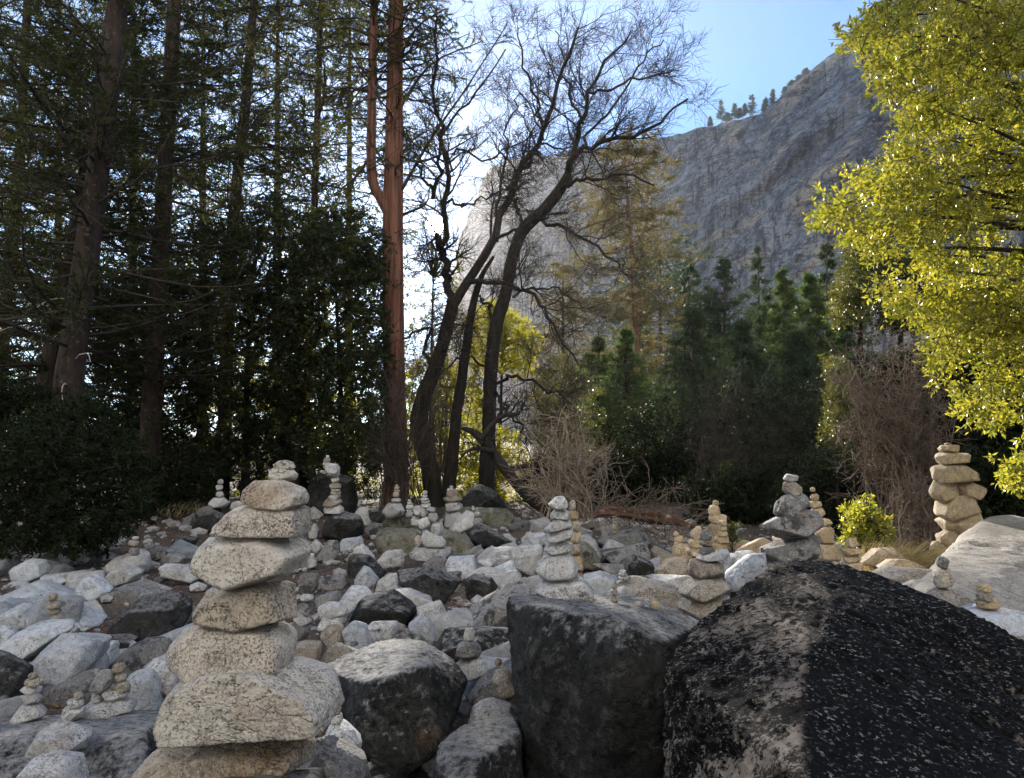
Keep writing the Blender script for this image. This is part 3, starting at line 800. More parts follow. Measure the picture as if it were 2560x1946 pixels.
R(Z, [(410, 630), (460, 560), (560, 550), (570, 640), (470, 650)], 'b', 'blue rock touching the middle cairn on its left')
R(Z, [(400, 470), (450, 435), (560, 440), (580, 500), (480, 560), (410, 540)], 'd', 'dark rock at the foot of the leaning oak trunk', Y=16)
R(Z, [(190, 580), (280, 560), (340, 620), (250, 660), (200, 640)], 'p', 'small brown-white rock in the shade left of the middle cairn')
R(Z, [(1860, 700), (1950, 680), (1960, 800), (1900, 860), (1850, 790)], 'b', 'blue-white rock right of the shaded five-stone cairn', Y=6.2)
R(Z, [(2020, 700), (2130, 690), (2220, 740), (2130, 800), (2000, 800)], 'p', 'pale rock between the lit cairns and the dark peak', Y=6.5)
Z = 'Z4'
R(Z, [(1455, 660), (1560, 640), (1800, 640), (2150, 615), (2220, 700), (2190, 850), (2050, 890), (1500, 830)], 'm', 'long mossy flat-topped boulder below the oak trunks', Y=15.2, name='boulder')
R(Z, [(1560, 840), (1640, 730), (1760, 640), (1820, 650), (1835, 770), (1740, 880), (1600, 870)], 'p', 'pale upright rock leaning on the long mossy boulder')
R(Z, [(1750, 860), (1840, 770), (1960, 810), (2100, 880), (2210, 960), (2060, 1020), (1860, 1010)], 'd', 'dark sloping rock right of the pale upright rock')
R(Z, [(262, 840), (330, 660), (410, 650), (640, 680), (690, 740), (695, 890), (500, 920), (280, 940)], 'd', 'black cube-like boulder under the tallest left cairn', name='boulder')
R(Z, [(450, 580), (540, 550), (680, 590), (640, 670), (480, 680)], 'g', 'grey rock behind the black cube-like boulder')
R(Z, [(595, 670), (650, 600), (740, 610), (815, 740), (780, 790), (700, 790)], 'p', 'pale slab leaning on the right of the black cube-like boulder')
R(Z, [(112, 640), (180, 600), (285, 690), (250, 730), (150, 730)], 'p', 'pale pointed rock left of the tallest left cairn')
R(Z, [(125, 830), (200, 760), (240, 840), (225, 920), (140, 910)], 'p', 'slim upright rock left of the black cube-like boulder')
R(Z, [(140, 1000), (200, 930), (260, 980), (240, 1080), (170, 1070)], 'p', 'pale standing stone right beside the tall cairn shoulder')
R(Z, [(690, 830), (800, 760), (890, 780), (880, 860), (760, 900)], 'g', 'low grey rock between two boulders below the red trunk')
R(Z, [(870, 810), (960, 720), (1170, 710), (1200, 810), (1050, 840)], 'm', 'mossy low boulder under the small left-centre cairns', Y=13.5, name='boulder')
R(Z, [(740, 630), (850, 620), (900, 680), (950, 740), (850, 760), (770, 720)], 'd', 'dark slab at the foot of the red-barked trunk', Y=14.5)
R(Z, [(1680, 560), (1720, 470), (1800, 390), (1900, 370), (2080, 480), (2190, 640), (1720, 650)], 'd', 'brush-covered dark boulder under the oak', Y=17, name='boulder')
R(Z, [(100, 600), (130, 320), (240, 258), (400, 262), (570, 300), (640, 540), (600, 640), (140, 640)], 'd', 'tall dark boulder in shade behind the tallest left cairn', Y=17.0, name='boulder')
R(Z, [(2010, 1280), (2140, 1180), (2230, 1140), (2260, 1240), (2100, 1330)], 'b', 'pale blue rock in front of the pale sloping rock')
R(Z, [(1860, 1150), (1990, 1130), (2050, 1190), (1920, 1230)], 'p', 'small brown-white rock right of the pale rounded block')
Z = 'ZR'
R(Z, [(285, 730), (400, 630), (470, 622), (490, 700), (400, 770), (300, 800)], 'b', 'blue-white slab left of the dark peak', Y=5.2)
R(Z, [(335, 615), (400, 580), (470, 553), (512, 575), (500, 620), (360, 640)], 's', 'honey-coloured sunlit slab behind the blue-white slab', Y=7.6)
R(Z, [(-20, 650), (110, 640), (130, 720), (0, 740)], 's', 'tan sunlit rock left of the lit little cairns', Y=7.4)
R(Z, [(240, 640), (330, 620), (370, 660), (290, 720)], 'b', 'grey-white rock below the lit little cairns', Y=6.6)
R(Z, [(920, 670), (1000, 600), (1080, 600), (1125, 640), (1060, 680)], 's', 'sunlit tan rock among the dry grass', Y=7.2)
R(Z, [(1000, 700), (1060, 655), (1130, 655), (1180, 685), (1080, 710)], 's', 'flat tan rock in front of the dry grass', Y=6.6)
R(Z, [(990, 720), (1080, 690), (1240, 700), (1260, 760), (1130, 790), (1050, 760)], 'r', 'low grey shelf rock left of the broad sunlit boulder', Y=5.4)
R(Z, [(1100, 790), (1180, 750), (1260, 745), (1290, 810), (1230, 860)], 'r', 'grey shelf rock just behind the dark peak on the right', Y=4.9)
R(Z, [(160, 590), (200, 490), (260, 480), (290, 560), (260, 640)], 's', 'mossy tan rock under a lit three-stone cairn', Y=8.2)

# --- cairns
ZF = 'ZA'
cairn('tall foreground cairn of nine speckled stones left of centre', ZF, 2.05, [
    [(1282, 208), (1305, 192), (1335, 187), (1372, 195), (1387, 225), (1340, 228), (1285, 226)],
    [(1256, 262), (1268, 228), (1300, 217), (1370, 224), (1400, 260), (1386, 286), (1300, 289), (1258, 284)],
    [(1140, 355), (1160, 310), (1200, 292), (1290, 287), (1370, 295), (1430, 320), (1450, 355), (1446, 392), (1415, 408), (1340, 395), (1240, 390), (1170, 396), (1143, 385)],
    [(1020, 530), (1050, 460), (1100, 410), (1200, 382), (1290, 366), (1360, 375), (1440, 420), (1452, 480), (1440, 535), (1400, 556), (1250, 548), (1150, 552), (1050, 556), (1022, 550)],
    [(915, 610), (960, 560), (1040, 553), (1160, 530), (1280, 518), (1400, 555), (1462, 590), (1452, 630), (1400, 690), (1250, 762), (1120, 784), (960, 745), (922, 690)],
    [(945, 835), (1020, 813), (1180, 785), (1310, 750), (1370, 762), (1390, 840), (1387, 930), (1330, 945), (1160, 938), (1050, 910), (975, 900)],
    [(795, 1045), (880, 970), (960, 922), (1080, 916), (1260, 942), (1345, 948), (1388, 1030), (1388, 1110), (1340, 1152), (1170, 1198), (1010, 1178), (880, 1152), (808, 1110)],
    [(808, 1290), (830, 1218), (880, 1186), (1150, 1185), (1340, 1146), (1450, 1152), (1560, 1208), (1608, 1280), (1602, 1332), (1510, 1382), (1420, 1402), (1200, 1422), (1050, 1432), (880, 1372), (822, 1350)],
    [(655, 1690), (690, 1580), (780, 1508), (930, 1430), (1100, 1432), (1470, 1408), (1480, 1520), (1460, 1592), (1330, 1640), (1180, 1690), (1080, 1740), (690, 1760)]],
    'eeccefcef', p=90, rough=1.1, depth=.72, chips=2, squash=.95)
boulder3d('ZA', [(700, 1740, 1.75), (1100, 1700, 1.7), (1450, 1640, 1.85), (1500, 1640, 2.3), (700, 1720, 2.3), (600, 2300, 1.6), (1600, 2200, 1.7), (1600, 2000, 2.5), (600, 2100, 2.4)], 'd', 'dark boulder at the bottom edge carrying the tall foreground cairn', sub=5)
ZF = 'Z3'
cairn('main grey cairn on the black flat-topped boulder in the middle', ZF, 3.95, [
    [(575, 340), (640, 280), (700, 275), (735, 330), (720, 365), (630, 385)],
    [(595, 420), (620, 385), (700, 372), (742, 395), (738, 440), (650, 455), (600, 450)],
    [(548, 530), (600, 480), (650, 450), (740, 460), (765, 500), (700, 540), (570, 555)],
    [(562, 620), (575, 555), (700, 530), (770, 500), (775, 570), (745, 620), (610, 635)],
    [(545, 690), (570, 635), (700, 625), (750, 640), (755, 690), (700, 722), (580, 720)],
    [(478, 830), (520, 755), (600, 700), (740, 700), (800, 770), (828, 840), (790, 885), (610, 935), (530, 905)],
    [(470, 990), (540, 930), (620, 935), (800, 880), (850, 900), (935, 1000), (930, 1050), (800, 1062), (560, 1065), (500, 1030)]],
    'ppppppp', p=100)
cairn('slim pale cairn standing right behind the main middle cairn', ZF, 6.4, [(768, 345, 50, 88), (775, 425, 82, 80), (788, 500, 88, 85), (785, 585, 105, 95), (780, 680, 120, 100), (775, 790, 150, 130), (770, 920, 190, 150)], 'ws')
cairn('tiny reddish cairn on the grey humped boulder', ZF, 9.6, [(1085, 438, 24, 20), (1087, 458, 36, 20), (1088, 478, 40, 22), (1088, 500, 44, 24), (1088, 524, 46, 26), (1090, 547, 50, 26)], 'w')
cairn('bright honey cairn of three stones on a mossy rock', ZF, 8.0, [(1862, 330, 50, 45), (1855, 395, 92, 105, -15), (1880, 450, 140, 75)], 's')
cairn('bright honey cairn of five stones right of the three-stone one', ZF, 7.4, [(1918, 482, 62, 42), (1915, 522, 66, 42), (1912, 562, 80, 46), (1905, 608, 130, 60), (1890, 662, 150, 65)], 's')
cairn('small pinkish cairn left of the honey cairns', ZF, 7.8, [(1560, 566, 45, 40), (1580, 605, 75, 55), (1578, 640, 80, 30), (1605, 705, 168, 125)], 's')
cairn('rounded honey cairn half hidden by the shaded five-stone cairn', ZF, 7.0, [(1728, 520, 50, 32), (1720, 572, 105, 92), (1705, 640, 115, 75), (1700, 700, 140, 70)], 's')
cairn('shaded grey and brown cairn left of the dark peak', ZF, 4.55, [(1785, 580, 82, 92), (1790, 636, 112, 42), (1785, 688, 132, 55), (1812, 742, 192, 68),
      [(1640, 830), (1665, 755), (1790, 760), (1920, 780), (1925, 850), (1870, 900), (1720, 912), (1650, 880)],
      [(1575, 1000), (1620, 930), (1720, 890), (1900, 895), (1970, 960), (1900, 1030), (1700, 1065), (1620, 1050)],
      [(1580, 1110), (1660, 1060), (1900, 1030), (1990, 1040), (1950, 1130), (1840, 1200), (1720, 1215), (1640, 1180)]], 'gwgpwww', p=100)
cairn('tiny stack at the left of the small stones on the black boulder', ZF, 3.75, [(1090, 972, 45, 36), (1086, 1010, 55, 40), (1088, 1058, 62, 66), (1087, 1105, 62, 46)], 'w', group='tiny stacks on the black flat-topped boulder')
cairn('two tiny stones near the right foot of the main middle cairn', ZF, 3.65, [(905, 1065, 52, 40), (905, 1096, 46, 28)], 'w', group='tiny stacks on the black flat-topped boulder')
cairn('tiny three-stone stack in the middle of the black boulder top', ZF, 3.7, [(1335, 1072, 38, 18), (1335, 1090, 36, 18), (1335, 1112, 34, 26)], 'p', group='tiny stacks on the black flat-topped boulder')
cairn('small flat stack on the long tan-white block', ZF, 4.95, [(1150, 852, 50, 22), (1150, 875, 75, 26), (1165, 902, 105, 28)], 'p')
rock(ZF, (1268, 1102, 62, 46), 'w', 'tan pebble on the black boulder right of the tiny stack', Y=3.72)
rock(ZF, [(1365, 1130), (1370, 1080), (1400, 1065), (1430, 1120), (1420, 1142)], 's', 'honey pebble standing on the black boulder right of the tiny stacks', Y=3.68)
ZF = 'ZR'
cairn('large grey cairn of five stones just behind the dark peak', ZF, 5.6, [
    [(558, 285), (575, 252), (628, 262), (625, 285), (590, 292)],
    [(553, 330), (562, 292), (600, 280), (642, 315), (640, 335), (575, 350)],
    [(512, 440), (520, 390), (570, 350), (650, 338), (685, 370), (690, 405), (600, 440), (530, 458)],
    [(470, 490), (520, 462), (640, 420), (720, 425), (752, 460), (740, 510), (640, 540), (520, 552)],
    [(448, 610), (520, 570), (640, 540), (715, 540), (722, 600), (715, 660), (560, 680), (460, 655)]], 'pwggg', p=100)
cairn('honey cairn of seven stones behind the large grey cairn', ZF, 7.0, [(697, 327, 24, 22), (705, 363, 44, 32), (704, 394, 66, 30), (720, 432, 66, 44), (757, 482, 58, 38), (755, 542, 98, 85), (765, 618, 110, 84)], 's')
cairn('tall tan cairn beside the broad sunlit boulder at the right', ZF, 7.6, [(1331, 115, 30, 16), (1337, 136, 90, 36), (1352, 182, 164, 60), (1354, 254, 184, 90), (1316, 330, 124, 100), (1424, 328, 140, 80, 20),
      (1370, 410, 216, 98, -8), (1400, 476, 200, 105, -10), (1335, 552, 110, 80, -25), (1312, 620, 120, 110)], 's', p=100)
cairn('little tan cairn with a round cap left of the bright shrub', ZF, 6.6, [(880, 577, 54, 46), (878, 617, 96, 38), (880, 652, 84, 36), (885, 690, 110, 50)], 's')
cairn('shaded grey cairn of three stones in front of the broad sunlit boulder', ZF, 4.0, [(1306, 668, 60, 56, 20), (1310, 738, 94, 95), [(1225, 840), (1270, 785), (1360, 790), (1440, 830), (1480, 890), (1400, 930), (1290, 920)]], 'gwr')
cairn('small four-stone cairn on a bluish slab at the right edge', ZF, 3.75, [(1503, 790, 76, 42), (1505, 822, 82, 34), (1512, 860, 112, 46), [(1380, 905), (1450, 885), (1600, 885), (1710, 905), (1700, 940), (1600, 980), (1510, 985), (1430, 950)]], 'swsb')
ZF = 'Z4'
cairn('tallest cairn of the left background, eleven thin stones on a slab', ZF, 12.6, [(322, 88, 38, 26), (318, 126, 78, 56), (308, 158, 74, 34), (302, 190, 54, 44), (372, 215, 168, 112, 15), (300, 252, 140, 30, 8), (400, 272, 120, 24), (410, 298, 60, 24), (400, 330, 95, 46),
      (405, 390, 116, 76), (405, 432, 100, 22), (405, 460, 122, 34), (395, 502, 152, 52, -10), (375, 556, 204, 70, -8), (390, 632, 226, 92)], 'pw')
cairn('small pale cairn right in front of the red-barked trunk', ZF, 13.2, [(1030, 384, 36, 16), (1033, 410, 56, 36), (1033, 440, 64, 30), (1025, 478, 74, 56), (1025, 535, 102, 42), [(872, 660), (930, 570), (1000, 555), (1070, 560), (1116, 640), (1100, 690), (940, 730)]], 'wwwwpp')
cairn('tiny cairn between the red trunk and the oak trunks', ZF, 12.8, [(1160, 540, 36, 26), (1163, 564, 52, 28), (1163, 604, 74, 56), (1160, 640, 66, 30), (1160, 685, 84, 70)], 'p')
cairn('flat-stoned cairn behind the leaning cairn in the left centre', ZF, 11.8, [(1318, 460, 56, 40), (1318, 492, 56, 32), (1320, 524, 88, 28), (1325, 552, 98, 32), (1330, 584, 118, 40), (1272, 640, 156, 112), (1225, 750, 106, 100)], 'p')
cairn('leaning jumbled cairn of eight stones in the left centre', ZF, 9.9, [(1385, 632, 102, 62, 10), (1300, 668, 82, 84), (1405, 712, 112, 108), (1312, 770, 142, 112, -30), (1444, 830, 138, 142),
      [(1285, 940), (1295, 840), (1325, 818), (1400, 870), (1500, 910), (1545, 960), (1530, 1005), (1430, 1028), (1330, 1000)], (1255, 950, 82, 112),
      [(1205, 1035), (1260, 1005), (1420, 1035), (1560, 1005), (1620, 1050), (1600, 1100), (1540, 1145), (1420, 1130), (1290, 1110)], (1340, 1150, 110, 60)], 'ppppppwpp')
cairn('squat cairn with a brown middle stone below the oak trunks', ZF, 14.6, [(1590, 400, 46, 26), (1580, 425, 70, 26), (1602, 466, 142, 80), (1605, 526, 190, 54), (1620, 598, 182, 96)], 'ppwwp')
cairn('two pebbles on the long mossy boulder', ZF, 14.4, [(1810, 604, 26, 16), (1812, 628, 32, 28)], 'p')
cairn('small four-stone cairn far left at the end of the path', 'ZA', 14.6, [(1033, 290, 28, 24), (1030, 316, 34, 26), (1030, 350, 42, 30), [(985, 390), (1010, 365), (1050, 362), (1078, 390), (1060, 412), (1000, 415)]], 'p')
cairn('three small stones stacked on the white rock at the path', 'Z1', 8.15, [(882, 118, 42, 22), (870, 150, 72, 36, 10), (872, 205, 76, 56)], 'pwg')
cairn('tiny cairn among long pale rocks on the far left', 'Z1', 5.95, [(348, 500, 52, 50), (360, 550, 112, 44), (355, 590, 76, 44), (375, 634, 70, 46)], 'w')
cairn('left one of two small cairns on the streaked boulder', 'Z1', 4.0, [(215, 1012, 60, 34), (217, 1052, 106, 44), (206, 1105, 116, 60, 10), (215, 1160, 126, 66), [(95, 1270), (115, 1215), (200, 1192), (260, 1195), (296, 1265), (270, 1295), (150, 1300)]], 'wwppp')
cairn('right one of two small cairns on the streaked boulder', 'Z1', 3.9, [(512, 1142, 62, 48), (497, 1190, 98, 66), (485, 1250, 148, 84)], 'wpp')
cairn('leaning pile of small stones left of the tall cairn', 'Z1', 4.05, [(775, 962, 86, 62, -15), (788, 1025, 72, 52), (795, 1085, 118, 70), (672, 1050, 112, 168, 40), (756, 1132, 170, 80), (636, 1155, 76, 66),
      [(555, 1230), (620, 1180), (760, 1165), (870, 1165), (882, 1215), (800, 1275), (640, 1280)]], 'wwwgppp')
cairn('two rounded stones with a thin cap right of the grey-topped boulder', 'Z2', 4.55, [(1382, 690, 30, 34), (1385, 742, 84, 92, 10), (1386, 842, 178, 102), [(1288, 950), (1330, 895), (1450, 890), (1505, 900), (1495, 980), (1430, 1045), (1350, 1035), (1300, 990)]], 'gpgp')
cairn('round pebble balanced on a brown stone beside the black boulder', 'Z2', 3.85, [(1575, 925, 50, 46), [(1530, 1040), (1560, 970), (1620, 965), (1690, 1010), (1700, 1120), (1650, 1185), (1580, 1150)]], 'ww')
cairn('three-stone cairn at the right foot of the tall foreground cairn', 'Z2', 3.2, [(522, 1236, 68, 54), (525, 1288, 88, 70), [(430, 1400), (500, 1290), (560, 1320), (640, 1360), (680, 1440), (685, 1530), (560, 1490)]], 'wpp')
cairn('column of four grey stones right of the tall cairn middle', 'Z2', 5.4, [(335, 508, 96, 50), (322, 572, 108, 76), (305, 640, 124, 94), (284, 722, 146, 104)], 'pgpg')
cairn('little upright stone on a block right of the cairn shoulder', 'Z2', 8.6, [(367, 238, 28, 44), (365, 282, 58, 66)], 'p')

# --- rubble between the rocks
KINDW = {'p': 'pale', 'b': 'blue-white', 'g': 'grey', 'd': 'black', 's': 'honey-coloured', 'w': 'brown-stained', 'r': 'dull grey-brown'}
ZONES = [(-7.5, -1.3, 3.6, 11, 110, 'bpbpg', 'rubble rock left of the tall foreground cairn', 'rubble left of the tall cairn'),
         (-1.1, 2.6, 4.6, 15, 130, 'ppgpgd', 'rubble rock between the tall cairn and the dark peak', 'rubble in the middle'),
         (2.6, 8.0, 5.5, 13, 50, 'psswr', 'rubble rock on the sunlit ground at the right', 'sunlit rubble at the right')]
def rubble():
    protos = {}
    for m in KINDW:
        protos[m] = []
        for k in range(6):
            rg = np.random.default_rng(900 + ord(m) + k)
            pts = np.array([(x, y, z) for x in (-1, 1) for y in (-1, 1) for z in (-1, 1)], float) * rg.uniform(.45, 1.0, (8, 3))
            pts = np.vstack([pts, rg.normal(size=(3, 3)) * .55]) * np.array([1, .85, .6])
            v, f = rock_verts(pts, 4, 100, 1.0, 700 + ord(m) * 7 + k, 2)
            me = mesh_from('rubble_rock', [(v, f)])
            me.materials.append(M[m])
            protos[m].append(me)
    rg = np.random.default_rng(77)
    for x0, x1, y0, y1, n, mats, label, grp in ZONES:
        for k in range(n):
            t = rg.uniform() ** 1.6
            y = y0 + (y1 - y0) * t
            x = rg.uniform(x0, x1) * (.75 + .25 * y / 8) if grp.startswith('rubble left') else rg.uniform(x0, x1)
            if grp.startswith('rubble left') and y > 7 and x > -4 and rg.uniform() < .8:
                continue                                   # keep the dirt path open
            s = rg.uniform(.06, .19) * (1 + .05 * y)
            o = put('rubble_rock', protos[mats[k % len(mats)]][int(rg.integers(6))], None, (x, y, float(gz(x, y)[0]) + s * .18), None, 'small ' + KINDW[mats[k % len(mats)]] + ' ' + label, 'rock', KINDW[mats[k % len(mats)]] + ' ' + grp)
            o.scale = (s * rg.uniform(.8, 1.3), s * rg.uniform(.8, 1.2), s * rg.uniform(.7, 1.2))
            o.rotation_euler = (rg.uniform(-.4, .4), rg.uniform(-.4, .4), rg.uniform(0, 6.3))
rubble()

def gravel():
    rg = np.random.default_rng(5)
    v, f = ico(1)
    n = 3600
    y = 3.2 + 13 * rg.uniform(size=n) ** 1.3
    x = rg.uniform(-1, 1, n) * (.70 * y + .5)
    s = (.016 + .075 * rg.uniform(size=n) ** 3) * (.8 + .05 * y)
    z = gz(x, y) + .25 * s
    sc = s[:, None] * rg.uniform(.6, 1.3, (n, 3)) * np.array([1, 1, .6])
    jit = rg.uniform(.75, 1.15, (n, len(v), 1))
    V = (v[None] * jit * sc[:, None]) + np.stack([x, y, z], 1)[:, None]
    Fc = (f[None] + (np.arange(n) * len(v))[:, None, None]).reshape(-1, 3)
    put('gravel', mesh_from('gravel', [(V.reshape(-1, 3), Fc)], smooth=False), M['p'], kind='stuff', label='loose gravel and chips over the ground between rocks', cat='gravel')
    n = 15000
    y = 4 + 16 * rg.uniform(size=n) ** 1.1
    x = rg.uniform(-1, 1, n) * (.70 * y + .5)
    z = gz(x, y) + rg.uniform(.005, .03, n)
    put('leaf_litter', mesh_from('leaf_litter', [leaf_quads(np.stack([x, y, z], 1), rand_dirs(n, rg, .25), .055, .4, rg)], False), M['litter'], kind='stuff', label='brown fallen leaves on the ground', cat='leaves')
# ------------------------------------------------------------------ plants: branching tools
def unit(v):
    return v / np.maximum(np.linalg.norm(v, axis=-1, keepdims=True), 1e-9)

def rand_dirs(n, rg, flat=1.0):
    d = rg.normal(size=(n, 3))
    d[:, 2] *= flat
    return unit(d)

def catmull(P, n):
    P = np.asarray(P, float)
    if len(P) == 2:
        return P[0] + (P[1] - P[0]) * np.linspace(0, 1, n)[:, None]
    Q = np.vstack([2 * P[0] - P[1], P, 2 * P[-1] - P[-2]])
    t = np.linspace(0, len(P) - 1 - 1e-6, n)
    i = t.astype(int)
    u = (t - i)[:, None]
    a, b, c, d = Q[i], Q[i + 1], Q[i + 2], Q[i + 3]
    return .5 * (2 * b + (c - a) * u + (2 * a - 5 * b + 4 * c - d) * u ** 2 + (3 * b - a - 3 * c + d) * u ** 3)

def tubes(P, R, sides=3):
    """P (B,N,3) paths, R (B,N) radii -> one chunk"""
    B, N, _ = P.shape
    T = unit(np.gradient(P, axis=1))
    md = unit(P[:, -1] - P[:, 0] + 1e-6)
    ref = np.where(np.abs(md[:, 2:3]) > .8, np.array([[1.0, 0.13, 0]]), np.array([[0.1, 0.05, 1.0]]))
    U = unit(np.cross(T, ref[:, None, :]))
    Wv = np.cross(T, U)
    a = np.arange(sides) * 2 * math.pi / sides
    ring = U[:, :, None, :] * np.cos(a)[None, None, :, None] + Wv[:, :, None, :] * np.sin(a)[None, None, :, None]
    V = P[:, :, None, :] + ring * R[:, :, None, None]
    b = (np.arange(B) * N * sides)[:, None, None]
    r = (np.arange(N - 1) * sides)[None, :, None]
    s = np.arange(sides)[None, None, :]
    s2 = (s + 1) % sides
    f = np.stack([b + r + s, b + r + s2, b + r + sides + s2, b + r + sides + s], -1).reshape(-1, 4)
    return V.reshape(-1, 3), f

def grow(P, R, n, L, ang, rg, t0=.15, t1=1.0, N=4, jit=.18, trop=0.0, rr=.5, taper=.35, rmin=.003, shrink=.5, flat=1.0):
    """children along parent paths; L is the child length, ang the leaving angle in degrees"""
    B, M_, _ = P.shape
    idx = np.repeat(np.arange(B), n)
    K = len(idx)
    t = t0 + (t1 - t0) * rg.uniform(size=K)
    x = t * (M_ - 1)
    i = np.minimum(x.astype(int), M_ - 2)
    u = (x - i)[:, None]
    p0 = P[idx, i] * (1 - u) + P[idx, i + 1] * u
    tan = unit(P[idx, i + 1] - P[idx, i])
    r0 = R[idx, i] * (1 - u[:, 0]) + R[idx, i + 1] * u[:, 0]
    q = rg.normal(size=(K, 3))
    q[:, 2] *= flat
    perp = unit(q - (q * tan).sum(1, keepdims=True) * tan)
    a = np.radians(np.asarray(ang) + rg.normal(size=K) * 12)[:, None]
    d = unit(np.cos(a) * tan + np.sin(a) * perp)
    ln = (L if np.ndim(L) == 0 else np.repeat(L, n)) * rg.uniform(.6, 1.25, K) * (1 - shrink * t)
    out = np.zeros((K, N, 3))
    out[:, 0] = p0
    for k in range(1, N):
        d = unit(d + rg.normal(size=(K, 3)) * jit + np.array([0, 0, trop]))
        out[:, k] = out[:, k - 1] + d * (ln / (N - 1))[:, None]
    rb = np.maximum(r0 * rr, rmin)
    RR = rb[:, None] * np.linspace(1, taper, N)[None]
    return out, np.maximum(RR, rmin * .55)

def leaf_quads(p, d, length, wr, rg, fold=0.0):
    """small pointed leaves at p growing along d"""
    K = len(p)
    ln = length * rg.uniform(.65, 1.25, K)[:, None]
    s = unit(np.cross(d, rg.normal(size=(K, 3))))
    w = ln * wr
    V = np.stack([p, p + d * ln * .5 + s * w * .5, p + d * ln, p + d * ln * .5 - s * w * .5], 1)
    if fold:
        nrm = np.cross(d, s)
        V[:, 1] += nrm * w * fold
        V[:, 3] += nrm * w * fold
    f = np.arange(K * 4).reshape(K, 4)
    return V.reshape(-1, 3), f

def needle_tris(p, d, length, width, rg):
    K = len(p)
    ln = length * rg.uniform(.6, 1.3, K)[:, None]
    s = unit(np.cross(d, rg.normal(size=(K, 3)))) * width * .5
    V = np.stack([p - s, p + s, p + d * ln], 1)
    return V.reshape(-1, 3), np.arange(K * 3).reshape(K, 3)

def leaf_tris(p, d, length, wr, rg):
    K = len(p)
    ln = length * rg.uniform(.65, 1.25, K)[:, None]
    s = unit(np.cross(d, rg.normal(size=(K, 3)))) * ln * wr * .62
    V = np.stack([p, p + d * ln * .45 + s, p + d * ln - s * .45], 1)
    return V.reshape(-1, 3), np.arange(K * 3).reshape(K, 3)

def along(P, n, rg, t0=0.0):
    B, N, _ = P.shape
    idx = np.repeat(np.arange(B), n)
    x = (t0 + (1 - t0) * rg.uniform(size=len(idx))) * (N - 1)
    i = np.minimum(x.astype(int), N - 2)
    u = (x - i)[:, None]
    return P[idx, i] * (1 - u) + P[idx, i + 1] * u, unit(P[idx, i + 1] - P[idx, i])

def trunk_chunk(path, r, sides=22, rows=60, groove=.06, freq=2.0, seed=1, flare=0.0):
    P = catmull(path, rows)
    t = np.linspace(0, 1, rows)
    R = np.interp(t, np.linspace(0, 1, len(r)), r)
    R = R * (1 + flare * np.exp(-t * 14))
    v, f = tubes(P[None], R[None], sides)
    V = v.reshape(rows, sides, 3)
    c = P[:, None]
    d = V - c
    a = np.arange(sides) * 2 * math.pi / sides
    q = np.stack([np.cos(a)[None] * 2.6 + 0 * t[:, None], np.sin(a)[None] * 2.6 + 0 * t[:, None], np.broadcast_to(P[:, 2:3] * freq, (rows, sides))], -1).reshape(-1, 3)
    nz = (fbm(q, 3, seed) + .6 * (1 - 2 * np.abs(vnoise(q * np.array([2.2, 2.2, .6]), seed + 4)))).reshape(rows, sides, 1)
    V = c + d * (1 + groove * nz)
    return (V.reshape(-1, 3), f), P, R

def base_of(path):
    return np.array([path[0][0], path[0][1], path[0][2]])

def local(chunks, o):
    return [(np.asarray(v).reshape(-1, 3) - o, f) for v, f in chunks if len(f)]

def pxpath(fr, pts, Y, dY=0.0):
    n = len(pts)
    return [W(fr, x, y, Y + dY * k / max(n - 1, 1)) for k, (x, y) in enumerate(pts)]

def drop_base(path):
    """carry a trunk down into the ground"""
    b = np.array(path[0])
    g = float(gz(b[0], b[1])[0]) - .15
    if b[2] > g + .05:
        path = [np.array([b[0] - .02 * (b[2] - g), b[1], g])] + list(path)
    return path

